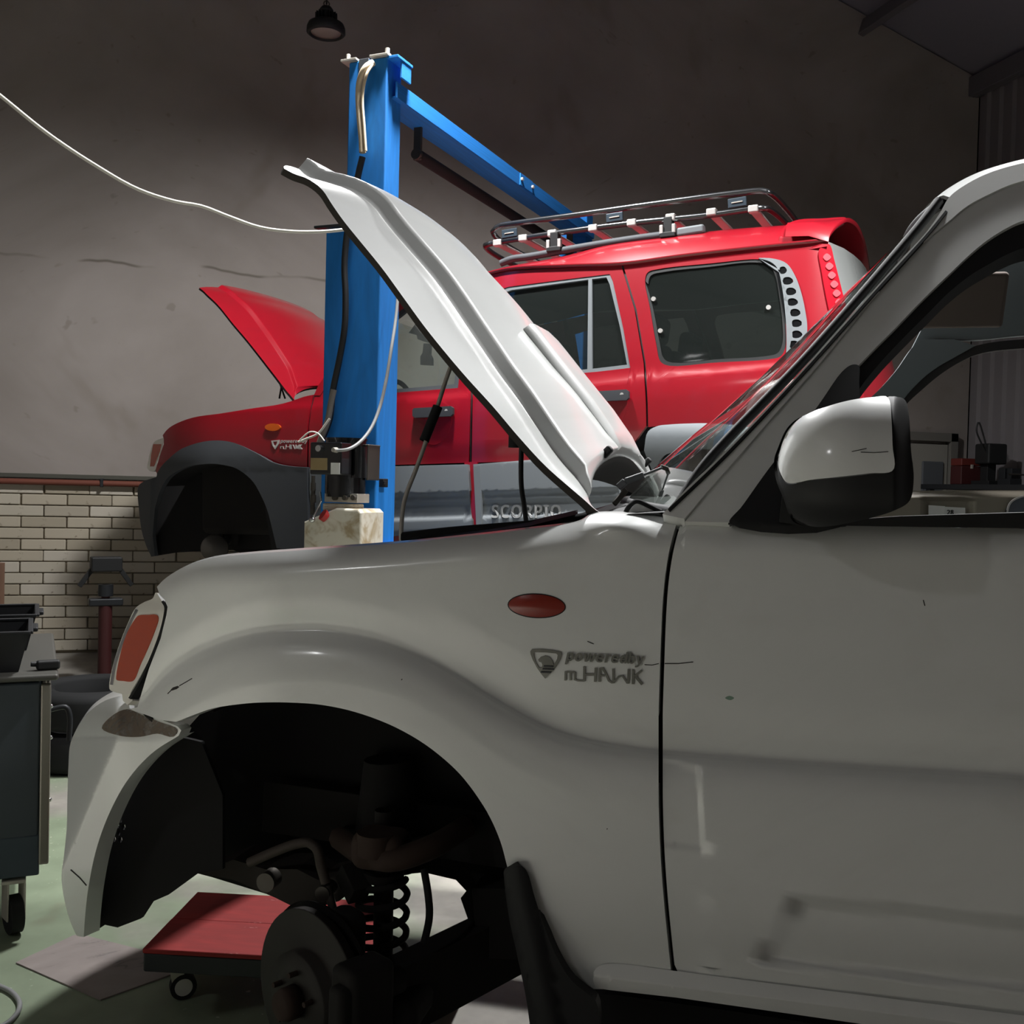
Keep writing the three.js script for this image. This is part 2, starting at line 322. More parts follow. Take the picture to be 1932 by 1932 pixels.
{
  const p = at(615, 62, 7.7), g = highBay('unlit black high bay lamp hanging left of the blue lift post', p.x, p.y, p.z, roofY(p.x, p.z));
  add('lens', lathe([[0, -.004], [.06, -.006], [.108, 0], [.108, .012]]), phys('#8b7d74', .3, { clearcoat: .5 }), g);
  const where = ['beside the overhead beam', 'over the left floor, added for bounce fill', 'right of the white hood, added to brighten it', 'behind the camera, added as weak fill'];
  LAMPS.forEach((L, i) => {
    const { x, z } = L.at, l = highBay('lit high bay lamp hanging ' + where[i], x, LAMP_Y, z, roofY(x, z));
    add('lens', lathe([[0, -.004], [.06, -.006], [.108, 0], [.108, .012]]), M.lampFace, l);
    const s = new THREE.SpotLight(LAMP_COLOR, L.cd, 0, R(L.angle), L.soft, 2); s.position.set(x, LAMP_Y - .03, z); s.target.position.set(x, 0, z);
    s.castShadow = true; s.shadow.radius = 8; s.shadow.mapSize.set(2048, 2048); scene.add(s, s.target);
  });
}

// ---------------------------------------------------------------- the white car in front
const font = await new FontLoader().loadAsync('fonts/droid/droid_sans_bold.typeface.json');
const white = thing('jacked_up_car', 'white off-road car with raised hood and missing front wheel, nearest the camera', 'car', place(0, 0, -2.05).toArray(), YAW + R(-14));
const WT = chart(white), WZ = -.84;                                // middle plane of the white car
const wCrease = table([[100, 1380], [268, 1322], [300, 1285], [340, 1250], [390, 1222], [440, 1203], [490, 1192], [540, 1187], [590, 1186], [640, 1190], [700, 1201], [760, 1220], [820, 1248], [870, 1278], [920, 1310], [970, 1340], [1020, 1366], [1080, 1388], [1140, 1402], [1200, 1411], [1252, 1417], [1932, 1465], [2400, 1498]]);
const wTop = table([[200, 1180], [296, 1107], [320, 1086], [350, 1068], [400, 1053], [470, 1045], [540, 1040], [640, 1033], [760, 1024], [880, 1012], [1000, 998], [1095, 985], [1200, 982], [1283, 982], [1400, 990], [1932, 998], [2400, 1004]]);
const wProf = table([[-520, -.03], [-430, -.016], [-330, -.003], [-220, .004], [-120, .002], [-70, -.004], [-35, -.014], [-12, -.024], [-3, -.026], [3, -.020], [10, -.006], [25, .008], [55, .02], [110, .026], [250, .023], [340, .012], [400, -.006], [460, -.02]]);
const wFlare = table([[-300, 0], [-120, .002], [-60, .0], [-30, -.004], [-10, -.009], [0, -.009], [12, -.002], [30, .012], [60, .026], [100, .034], [140, .034], [200, .03], [400, .02]]);
function wSurf(px, py) {
  const t = py - wCrease(px), d = py - wTop(px), k = sstep(700, 1000, px);
  let o = lerp(wFlare(t), wProf(t), k);
  if (d < 60) o -= .045 * ((60 - d) / 60) ** 2.2 * (px < 1290 ? 1 : .55);
  const w = clamp((540 - px) / 300, 0, 2); o -= .15 * w * w;
  return o;
}
const wDoorSurf = (px, py) => {                                     // front door: lower recess and hinge-side step
  let o = wSurf(px, py);
  const x0 = 1500 - (py - 1690) * .55, top = 1690 + (px - 1500) * .107, dx = Math.min(px - x0, (py - top) * .9, 1825 + (px - 1500) * .107 - py);
  o -= .022 * sstep(-6, 16, dx);
  const e = 1318 + (py - 1450) * .062, s = Math.min(e - px, py - (1434 + (px - 1260) * .2), 1835 - py);
  o -= .007 * sstep(-6, 7, s) * (1 - .55 * sstep(1588, 1602, py - (px - 1258) * .1));
  return o;
};
const doorGap = [[1283, 980], [1276, 1000], [1266, 1040], [1258, 1090], [1253, 1150], [1249, 1250], [1246, 1350], [1246, 1412], [1246, 1500], [1249, 1600], [1256, 1700], [1266, 1800], [1273, 1868]];
const archLip = [[332, 1362], [360, 1351], [400, 1337], [440, 1330], [480, 1326], [520, 1325], [560, 1326], [600, 1329], [650, 1338], [700, 1353], [750, 1374], [800, 1403], [840, 1434], [870, 1463], [900, 1502], [925, 1543], [945, 1590], [957, 1635], [975, 1700], [1000, 1770], [1040, 1830], [1080, 1858]];
// strip of body surface along the crease, meshed along it so the fold stays crisp
const LEVELS = [-64, -40, -24, -14, -8, -3, 0, 3, 6, 10, 16, 25, 40, 64];
function creaseBand(o, xl, xr, k) {
  const n = 160, pos = [], nor = [], uv = [], idx = [], N = (x, y) => { const e = 1.2, a = WT(x - e, y, o(x - e, y)), b = WT(x + e, y, o(x + e, y)), c = WT(x, y - e, o(x, y - e)), d = WT(x, y + e, o(x, y + e)); return d.sub(c).cross(b.sub(a)).normalize(); };
  LEVELS.forEach((t, i) => { for (let j = 0; j <= n; j++) { const x = lerp(xl(t), xr(t), j / n), y = wCrease(x) + t * k(x), p = WT(x, y, o(x, y)), m = N(x, y); pos.push(p.x, p.y, p.z); nor.push(m.x, m.y, m.z); uv.push(p.x, p.y); if (i && j) { const b = i * (n + 1) + j; idx.push(b - n - 2, b - 1, b, b - n - 2, b, b - n - 1); } } });
  const g = new THREE.BufferGeometry(); g.setAttribute('position', new THREE.Float32BufferAttribute(pos, 3)); g.setAttribute('normal', new THREE.Float32BufferAttribute(nor, 3)); g.setAttribute('uv', new THREE.Float32BufferAttribute(uv, 2)); g.setIndex(idx); return g;
}
const along = (t, xl, xr, k) => Array.from({ length: 121 }, (_, j) => { const x = lerp(xl(t), xr(t), j / 120); return [x, wCrease(x) + t * k(x)]; });
const gapX = (y) => { for (let i = 0; i < doorGap.length - 1; i++) if (y <= doorGap[i + 1][1]) { const a = doorGap[i], b = doorGap[i + 1]; return lerp(a[0], b[0], (y - a[1]) / (b[1] - a[1])); } return 1273; };
// front fender
{
  const top = sp2([[296, 1107], [310, 1093], [330, 1079], [355, 1066], [400, 1053], [470, 1045], [540, 1040], [640, 1033], [760, 1024], [880, 1012], [1000, 998], [1060, 991], [1092, 985], [1108, 975], [1125, 970], [1150, 969], [1200, 971], [1283, 980]], 90);
  const gap = sp2(doorGap, 50).map(([x, y]) => [x - 3.5, y]);
  const lip = sp2(archLip, 80).reverse();
  const out = [...top, ...gap, [1120, 1866], ...lip, [300, 1358], [268, 1346], [243, 1338], [262, 1300], [281, 1262], [303, 1205], [314, 1160], [316, 1145], [311, 1132], [301, 1122]];
  const bump = (px, py) => .03 * Math.exp(-(((px - 1165) / 60) ** 2 + ((py - 985) / 26) ** 2));
  const fs = (px, py) => wSurf(px, py) + bump(px, py);
  const kf = (x) => lerp(.12, 1, sstep(262, 430, x)), xl = (t) => 262 - t * .04, xr = (t) => gapX(1414 + t) - 3.5;
  const cu = along(-64, xl, xr, kf), cl = along(64, xl, xr, kf), split = (y, lo) => gap.filter((p) => lo ? p[1] < y : p[1] > y);
  const g = merge(panel(WT, [...top, ...split(1349, true), ...cu.slice().reverse(), [281, 1262], [303, 1205], [314, 1160], [316, 1145], [311, 1132], [301, 1122]], { o: fs, max: 9, th: .03 }),
    creaseBand(fs, xl, xr, kf),
    panel(WT, [...cl, ...split(1479, false), [1120, 1866], ...lip, [300, 1358], [268, 1346], [243, 1338]], { o: fs, max: 9, th: .03 }));
  const f = add('front_fender', g, M.white, white);
  const row = top.map(([x, y]) => WT(x, y, fs(x, y)));
  const shelf = loft([row, row.map((p) => V(p.x, p.y + .004, p.z - .02)), row.map((p) => V(p.x, p.y - .004, p.z - .06)), row.map((p) => V(p.x, p.y - .06, p.z - .085)), row.map((p) => V(p.x, p.y - .3, p.z - .09))]);
  add('fender_shelf', shelf, M.white, f);
  add('front_fender', mirrorZ(g, WZ), M.white, white);
  add('fender_shelf', mirrorZ(shelf, WZ), M.white, white);
  // arch lip turned inward
  const lp = sp2(archLip, 70).map(([x, y]) => WT(x, y, fs(x, y)));
  add('arch_lip', loft([lp, lp.map((p) => V(p.x, p.y + .004, p.z - .03)), lp.map((p) => V(p.x, p.y + .02, p.z - .035))], { flip: true }), M.white, f);
  const well = lp.map((p) => V(p.x, p.y + .015, p.z - .03));
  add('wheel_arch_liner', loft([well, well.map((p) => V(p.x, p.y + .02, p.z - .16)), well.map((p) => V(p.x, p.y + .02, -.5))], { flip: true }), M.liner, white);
  // dent with flaked paint on the flare, scratches
  add('paint_chip', panel(WT, [[322, 1301], [326, 1297], [335, 1294], [338, 1296], [333, 1300], [324, 1303]], { o: fs, lift: .0012, th: .001, max: 6 }), M.crack, f);
  for (const s of [[[316, 1309], [323, 1302]], [[338, 1294], [352, 1286], [362, 1280]], [[1216, 1254], [1230, 1255], [1243, 1252]], [[757, 1283], [759, 1281]], [[1120, 1215], [1108, 1210]], [[1145, 1565], [1146, 1563]]]) add('scratch', panel(WT, stroke(s, 1.5), { o: fs, lift: .0008, th: .0006, max: 6 }), M.crack, f);
  // side marker lamp
  const el = (cx, cy, a, b, n = 40) => Array.from({ length: n }, (_, i) => { const t = i / n * 6.2832; return [cx + a * Math.cos(t), cy + b * Math.sin(t) + .04 * a * Math.cos(t)]; });
  const mk = add('side_marker_lamp', panel(WT, el(1012.5, 1143, 53, 21.5), { o: (x, y) => fs(x, y) + .006 * (1 - clamp(((x - 1012.5) / 54) ** 2 + ((y - 1143) / 23) ** 2)) + .001, th: .004, max: 6 }), M.marker, white);
  add('gasket', panel(WT, el(1012.5, 1143, 55, 23.5), { o: fs, lift: .0008, th: .001, max: 8 }), M.black, mk);
  // badge: shield, lettering
  const b = new THREE.Group(); b.name = 'badge'; b.userData.label = 'chrome shield emblem with raised lettering'; white.add(b);
  const z = (X, Y) => [960 + X / 5.367, 1180 + Y / 5.367];
  const sh = [[217, 262], [232, 242], [330, 240], [440, 250], [525, 268], [534, 290], [520, 345], [480, 412], [430, 478], [368, 540], [330, 495], [285, 430], [240, 345], [220, 290]].map((p) => z(...p));
  const shIn = [[252, 285], [265, 272], [380, 274], [480, 285], [494, 300], [488, 340], [456, 396], [452, 400], [440, 355], [410, 320], [370, 306], [325, 318], [296, 345], [305, 368], [330, 375], [340, 400], [332, 425], [306, 430], [272, 370], [254, 312]].map((p) => z(...p));
  const chrome = M.badge = std('#7d7d77', .35, .5);
  const bo = (x, y) => fs(x, y);
  const L = { o: bo, lift: .003, th: .003, max: 8 };
  add('shield', panel(WT, sh, { ...L, holes: [shIn] }), chrome, b);
  for (const [x0, x1, y] of [[350, 455, 413], [338, 462, 441], [322, 432, 472]]) add('shield_bar', panel(WT, [[x0 + 4, y - 8], [x1, y - 2], [x1 - 8, y + 12], [x0, y + 7]].map((p) => z(...p)), { ...L, lift: .0052, th: .002 }), M.trimDark, b);
  const letters = (str, X, Y, S, slope, shear, extra = {}) => { let x = 0; for (const ch of str) { const adv = font.data.glyphs[ch].ha / font.data.resolution * S; if (ch !== ' ') { const g = new TextGeometry(ch, { font, size: S, depth: .004, curveSegments: 4, bevelEnabled: false }); const p = g.attributes.position; for (let i = 0; i < p.count; i++) { const gx = X + x + p.getX(i) + shear * p.getY(i), gy = Y - p.getY(i) + (x + p.getX(i)) * slope, [a, c] = z(gx, gy), q = WT(a, c, fs(a, c) + p.getZ(i) + .0005); p.setXYZ(i, q.x, q.y, q.z); } g.computeVertexNormals(); add('letter', g, chrome, b); } x += adv * (extra.k || 1); } };
  letters('powered', 562, 357, 109, .045, .22, { k: 1.0 });
  letters('by', 1188, 385, 106, .05, .22);
  add('letter_dash', panel(WT, [[1130, 335], [1185, 338], [1184, 346], [1129, 343]].map((p) => z(...p)), L), chrome, b);
  for (const [pts, w] of [
    [[[572, 558], [574, 470], [596, 472]], 22], [[[596, 472], [622, 474], [624, 556]], 20], [[[646, 474], [668, 476], [666, 555]], 18], [[[608, 474], [668, 476]], 16],
    [[[662, 548], [700, 560], [765, 562]], 16], [[[762, 565], [764, 418]], 24], [[[770, 500], [872, 496]], 22], [[[873, 572], [880, 430]], 24],
    [[[916, 572], [922, 436], [958, 436]], 24], [[[946, 434], [972, 470], [1012, 560], [1040, 578], [1072, 574]], 22], [[[925, 505], [970, 510]], 18],
    [[[1058, 574], [1056, 440]], 22], [[[1066, 572], [1110, 520], [1150, 510], [1200, 585]], 20], [[[1206, 590], [1214, 444]], 24], [[[1256, 595], [1258, 448]], 24], [[[1266, 522], [1348, 455]], 24], [[[1280, 515], [1350, 598]], 26],
  ]) add('letter', panel(WT, stroke(pts.map((p) => z(...p)), w / 5.367), L), chrome, b);
}
// front bumper
{
  const bo = (px, py) => { const edge = lerp(225, 120, clamp((py - 1390) / 250)); let o = -.05 - .1 * sstep(360, 200, px); const q = Math.max(0, edge - px); o -= .0034 * q * q / (q + 8); if (py < 1400) o -= .12 * ((1400 - py) / 80) ** 1.6 * sstep(340, 260, px); if (py > 1640) o -= .05 * ((py - 1640) / 120) ** 1.4; return o; };
  const out = sp2([[242, 1312], [225, 1314], [200, 1321], [168, 1343], [147, 1372], [133, 1402], [129, 1450], [127, 1510], [126, 1560], [120, 1620], [116, 1655], [123, 1705], [135, 1745], [145, 1766]], 50);
  const arch = sp2([[158, 1768], [160, 1735], [166, 1680], [181, 1605], [206, 1535], [242, 1470], [288, 1420], [337, 1388]], 40);
  const g = panel(WT, [...out, ...arch, [342, 1378], [334, 1370], [290, 1352], [243, 1336]], { o: bo, max: 6, th: .03 });
  const b = add('front_bumper', g, M.white, white);
  add('front_bumper', mirrorZ(g, WZ), M.white, white);
  const e = out.map(([x, y]) => WT(x, y, bo(x, y))), rows = []; for (let k = 0; k <= 10; k++) { const t = k / 10, z = t; rows.push(e.map((p) => V(p.x - .1 * Math.sin(Math.PI * t) ** .6, p.y, lerp(p.z, 2 * WZ - p.z, t)))); }
  add('bumper_face', loft(rows, { flip: true }), M.white, b);
  const ar = arch.map(([x, y]) => WT(x, y, bo(x, y)));
  add('bumper_edge', loft([ar, ar.map((p) => V(p.x + .006, p.y, p.z - .025)), ar.map((p) => V(p.x + .012, p.y, p.z - .045))], { flip: false }), M.white, b);
  add('seam', panel(WT, stroke([[133, 1641], [150, 1656], [163, 1671]], 2), { o: bo, lift: .001, th: .001, max: 6 }), M.crack, b);
  add('mounting_gap_cover', panel(WT, [[270, 1348], [300, 1362], [350, 1372], [345, 1392], [322, 1384], [290, 1366]], { o: -.12, th: .01 }), M.under, b);
  // dirt film caked on the ledge under the lamp
  const grimeAlpha = tex(128, 128, (u, v) => { const k = .74 + .5 * tn(u, v, 9, 4, 4); return [k, k, k]; }, false, 6), grime = std('#6b5d50', .95, 0, { alphaMap: grimeAlpha, transparent: true });
  add('caked_dirt', panel(WT, sp2([[192, 1374], [212, 1350], [240, 1338], [268, 1349], [300, 1362], [334, 1377], [326, 1390], [296, 1384], [262, 1390], [226, 1388]], 40, true), { o: bo, lift: .003, th: .003, max: 6 }), grime, b);
  // foot of the bumper: dark splash shield with holed panel
  const holes = [[227, 1547], [221, 1557], [233, 1560], [224, 1571], [215, 1583], [227, 1584], [209, 1594]].map(([x, y], i) => Array.from({ length: 12 }, (_, k) => [x + (i % 3 ? 3.6 : 3) * Math.cos(k / 12 * 6.283), y + 6 * Math.sin(k / 12 * 6.283)]));
  add('splash_shield', panel(WT, [[158, 1762], [163, 1690], [180, 1600], [205, 1535], [250, 1465], [300, 1415], [345, 1392], [380, 1400], [420, 1500], [420, 1640], [373, 1648], [318, 1688], [286, 1702], [266, 1733], [222, 1750], [198, 1745], [175, 1760]], { o: -.26, holes, th: .012 }), M.liner, white);
}
// headlight
{
  const ho = (px, py) => -.150 - .0013 * Math.max(0, 316 - px - (py - 1140) * .35) - .02 * sstep(1160, 1120, py);
  const hl = new THREE.Group(); hl.name = 'headlight'; hl.userData.label = 'headlight unit with amber side reflector'; white.add(hl);
  const shell = sp2([[294, 1118], [288, 1129], [272, 1136], [256, 1147], [240, 1179], [226, 1214], [213, 1256], [206, 1293], [208, 1302], [229, 1309], [242, 1312], [250, 1300], [279, 1249], [301, 1193], [310, 1156], [308, 1140], [303, 1130]], 80, true);
  add('lamp_housing', panel(WT, shell, { o: ho, max: 10, th: .05 }), M.lampShell, hl);
  add('amber_reflector', panel(WT, sp2([[262, 1161], [280, 1160], [295, 1160], [298, 1167], [292, 1188], [279, 1221], [263, 1256], [253, 1281], [247, 1286], [233, 1285], [220, 1283], [219, 1277], [229, 1226], [240, 1194], [256, 1166]], 60, true), { o: ho, lift: .004, max: 8, th: .005 }), M.amber, hl);
  add('chrome_edge', panel(WT, stroke(sp2([[258, 1150], [243, 1180], [229, 1215], [216, 1256], [210, 1292]], 20), 5), { o: ho, lift: .003, max: 8, th: .003 }), M.chrome, hl);
  add('lamp_gasket', panel(WT, stroke(sp2([[306, 1134], [312, 1145], [311, 1158], [302, 1196], [281, 1250], [262, 1288], [244, 1318]], 30), 4.5), { o: (x, y) => ho(x, y) + .004, max: 8, th: .02 }), M.rubber, hl);
  add('lamp_tab', panel(WT, [[230, 1308], [248, 1310], [250, 1322], [240, 1330], [232, 1322]], { o: (x, y) => ho(x, y) - .004, th: .02, max: 8 }), M.lampShell, hl);
}
// mud flap behind the wheel arch
{
  const out = [...sp2([[950, 1646], [954, 1638], [966, 1633], [986, 1635], [996, 1648], [1008, 1690], [1026, 1745], [1050, 1805], [1078, 1850], [1104, 1872], [1125, 1890], [1130, 1960], [1120, 2040]], 40), [1010, 2040], ...sp2([[1003, 1960], [992, 1880], [975, 1800], [962, 1740], [954, 1690]], 20)];
  const o = (x, y) => .03 + .012 * Math.sin(clamp((x - 950 - (y - 1640) * .22) / 50) * 3.1416);
  add('mud_flap', panel(WT, out, { o, th: .03, back: true, max: 14 }), M.flap, white);
}
// front door
const beltLine = (x) => 986 + (x - 1290) * .0187;
{
  const gap = sp2(doorGap, 50).map(([x, y]) => [x + 4.5, y]);
  const bottom = [[1281, 1838], [1420, 1853], [1932, 1917], [2300, 1965]];
  const out = [...gap.filter((p) => p[1] < 1836 && p[1] > 988), ...bottom, [2300, 1003], [1932, 998], [1500, 990], [1290, 986]];
  const one = () => 1, xl = (t) => gapX(1416 + t) + 4.5, xr = () => 2300, cu = along(-64, xl, xr, one), cl = along(64, xl, xr, one), gg = gap.filter((p) => p[1] > 988 && p[1] < 1836);
  const dg = merge(panel(WT, [...gg.filter((p) => p[1] < 1352), ...cu, [2300, 1003], [1932, 998], [1500, 990], [1290, 986]], { o: wDoorSurf, max: 9, th: .03 }), creaseBand(wDoorSurf, xl, xr, one),
    panel(WT, [...cl.slice().reverse(), ...gg.filter((p) => p[1] > 1482), ...bottom], { o: wDoorSurf, max: 5, th: .03 }));
  const d = add('front_door', dg, M.white, white);
  add('door_gap_seal', panel(WT, [...sp2(doorGap, 40).map(([x, y]) => [x - 8, y]), ...sp2(doorGap, 40).map(([x, y]) => [x + 10, y]).reverse()], { o: (x, y) => wSurf(x, y) - .03, th: .02, max: 20 }), M.rubber, white);
  for (const s of [[[1254, 1252], [1280, 1252], [1308, 1249]], [[1742, 1132], [1745, 1143]]]) add('scratch', panel(WT, stroke(s, 1.8), { o: wDoorSurf, lift: .0008, th: .0006, max: 8 }), M.crack, d);
  add('paint_chip', panel(WT, sp2([[1368, 1317], [1376, 1313], [1385, 1317], [1378, 1321]], 16, true), { o: wDoorSurf, lift: .0008, th: .0006, max: 6 }), std('#7f9c8c', .6), d);
  add('belt_seal', panel(WT, [[1374, 986], [1460, 985], [1560, 984], [1700, 974], [1932, 967], [2300, 962], [2300, 1000], [1932, 997], [1600, 992], [1374, 990]], { o: (x, y) => -.022, th: .05, max: 20 }), M.black, d);
  // window frame: painted band from mirror corner over the A-pillar, black seal inside it
  const B = [[1292, 984], [1340, 925], [1389, 870], [1465, 782], [1541, 696], [1617, 604], [1692, 514], [1740, 463], [1787, 424], [1826, 392], [1867, 370], [1900, 355], [1932, 345], [2050, 322], [2300, 306]];
  const W = [[1380, 986], [1450, 905], [1530, 800], [1600, 712], [1640, 668], [1692, 616], [1740, 566], [1791, 517], [1830, 480], [1863, 453], [1900, 430], [1932, 416], [2050, 398], [2300, 388]];
  const I = [[1560, 985], [1590, 800], [1617, 741], [1660, 685], [1708, 634], [1750, 592], [1791, 551], [1830, 520], [1863, 500], [1900, 480], [1932, 468], [2050, 452], [2300, 444]];
  const tum = (x, y) => -.02 - .00052 * Math.max(0, beltLine(x) - y) * 1.05 - .0000003 * Math.max(0, beltLine(x) - y) ** 2;
  M.tum = tum;
  add('window_frame', panel(WT, [...sp2(B, 60), ...sp2(W, 60).reverse()], { o: tum, th: .03, max: 18 }), M.white, d);
  add('window_seal', panel(WT, [...sp2(W, 60), ...sp2(I, 60).reverse()], { o: (x, y) => tum(x, y) - .012, th: .04, max: 18 }), M.black, d);
  add('mirror_sail', panel(WT, sp2([[1376, 987], [1400, 955], [1450, 885], [1540, 770], [1590, 700], [1608, 688], [1620, 690], [1621, 720], [1600, 985]], 50, true), { o: (x, y) => tum(x, y) + .006, th: .02, max: 18 }), M.black, d);
  // rear door and quarter beyond the frame, kept plain
  const q = (s, h, z) => V(s, h, z), rr = [[.95, .52], [.97, .8], [.97, 1.05], [.97, 1.3], [.955, 1.42]];
  const far = [1.17, 2.2, 3.1].map((s) => [[.50, -.02], [.6, .02], [.9, .02], [.95, -.02], [1.2, 0], [1.36, -.01], [1.415, -.03]].map(([h, z]) => V(s, h, z)));
  add('rear_side_panel', loft(far, { flip: true }), M.white, white);
  add('rear_window_frame', loft([1.5, 1.6].map((s) => [[1.42, -.04], [1.6, -.12], [1.88, -.24]].map(([h, z]) => V(s, h, z)))), M.white, white);
}
// A-pillar, roof and windscreen
const pillarOuter = [[1256, 966], [1310, 908], [1359, 862], [1430, 788], [1503, 711], [1580, 624], [1655, 541], [1706, 484], [1749, 438], [1774, 402], [1791, 374]];
{
  const tum = M.tum, B = [[1291, 979], [1340, 921], [1389, 866], [1465, 778], [1541, 692], [1617, 600], [1692, 510], [1740, 459], [1787, 420], [1826, 388], [1867, 366], [1900, 351], [1932, 341], [2050, 318], [2300, 302]];
  const A = [[1250, 970], [1305, 912], [1356, 864], [1428, 790], [1500, 713], [1577, 626], [1652, 543], [1703, 486], [1746, 440], [1772, 404], [1791, 372], [1821, 349], [1867, 326], [1932, 307], [2050, 286], [2300, 270]];
  const po = (x, y) => tum(x, y) + .008;
  const p = add('a_pillar', panel(WT, [...sp2(A, 70), ...sp2(B, 70).reverse()], { o: po, th: .05, max: 16 }), M.white, white);
  const e = sp2(A.slice(10), 30).map(([x, y]) => WT(x, y, po(x, y))), roofRows = [];
  for (let k = 0; k <= 12; k++) { const t = k / 12; roofRows.push(e.map((q) => V(q.x - .03 * Math.sin(Math.PI * t) * sstep(1.1, .6, q.x), q.y + .055 * Math.sin(Math.PI * t) ** .7, lerp(q.z, 2 * WZ - q.z, t)))); }
  add('roof', loft(roofRows), M.white, white);
  const rr = e[e.length - 1]; add('roof', loft([0, .5, 1].map((t) => [0, 1.6].map((x) => V(rr.x + x, rr.y + .05 * Math.sin(Math.PI * t), lerp(rr.z, 2 * WZ - rr.z, t))))), M.white, white);
  // drip rail line along the pillar
  add('pillar_rail', panel(WT, stroke(sp2([[1262, 962], [1362, 866], [1506, 714], [1658, 544], [1752, 440], [1786, 398]], 40), 5), { o: po, lift: .006, th: .008, max: 14 }), M.rubber, p);
  add('gutter_seal', panel(WT, [...sp2(B, 60).map(([x, y]) => [x - 2, y - 2]), ...sp2(B, 60).map(([x, y]) => [x + 4, y + 5]).reverse()], { o: (x, y) => po(x, y) - .02, th: .02, max: 16 }), M.rubber, p);
  // glass: near edge, crowned towards the middle
  const G = sp2([[1283, 968], [1330, 893], [1385, 830], [1445, 768], [1520, 690], [1600, 600], [1680, 506], [1740, 434], [1778, 385]], 24).map(([x, y]) => WT(x, y, tum(x, y) - .02)), rows = [];
  for (let k = 0; k <= 14; k++) { const t = k / 14, c = Math.sin(Math.PI * t) ** .8; rows.push(G.map((q, i) => V(q.x - lerp(.2, .03, i / (G.length - 1)) * c, q.y + .015 * c, lerp(q.z, 2 * WZ - q.z, t)))); }
  add('windscreen', loft(rows), M.glass, white);
  const f = (o) => rows.map((r) => r[o]);
  add('windscreen_seal', merge(tube(G.map((q) => V(q.x - .008, q.y + .006, q.z + .004)), .011, 60), tube(f(0).map((q) => V(q.x, q.y, q.z)), .012, 40), tube(f(G.length - 1), .012, 40)), M.black, white);
  // far A-pillar, far door frame and interior trim
  const far = 2 * WZ, fo = far + .12;
  add('far_pillar_trim', panel(WT, [...sp2([[1600, 775], [1640, 752], [1690, 700], [1722, 655], [1740, 640]], 24), [1800, 640], [1840, 652], ...sp2([[1812, 668], [1770, 692], [1740, 715], [1706, 752], [1690, 780]], 24)], { o: fo, th: .06, max: 20, back: true }), M.pillarTrim, white);
  add('far_window_seal', panel(WT, [...sp2([[1670, 785], [1700, 750], [1740, 712], [1775, 685], [1812, 664], [1850, 650], [1932, 640], [2300, 632]], 40), ...sp2([[2300, 650], [1932, 657], [1850, 667], [1815, 681], [1775, 706], [1740, 735], [1711, 762], [1690, 790]], 40)], { o: fo - .01, th: .03, back: true, max: 16 }), M.black, white);
  add('far_roof_side', panel(WT, [...sp2([[1722, 655], [1760, 640], [1800, 640], [1850, 640], [1932, 632], [2300, 622]], 20), [2300, 420], [1900, 440], [1790, 520]], { o: fo - .02, th: .04, back: true, max: 30 }), M.pillarTrim, white);
  const head = [0, .25, .5, .75, 1].map((t) => e.map((q) => V(q.x + .05, q.y - .05 + .03 * Math.sin(Math.PI * t), lerp(q.z - .04, 2 * WZ - q.z + .05, t))));
  add('headliner', loft(head, { flip: true }), M.headliner, white);
  const v1 = WT(1742, 620, -1.25), v2 = WT(1866, 612, -1.25), v3 = WT(1866, 566, -1.05);
  add('sun_visor', move(rbox(.24, .16, .025, .012), (v1.x + v2.x) / 2, v1.y + .07, -1.2, .5, 0, 0), M.headliner, white);
  add('far_door', panel(WT, [[1560, 975], [2300, 965], [2300, 1250], [1560, 1250]], { o: fo - .03, th: .06, back: true, max: 60 }), M.white, white);
}
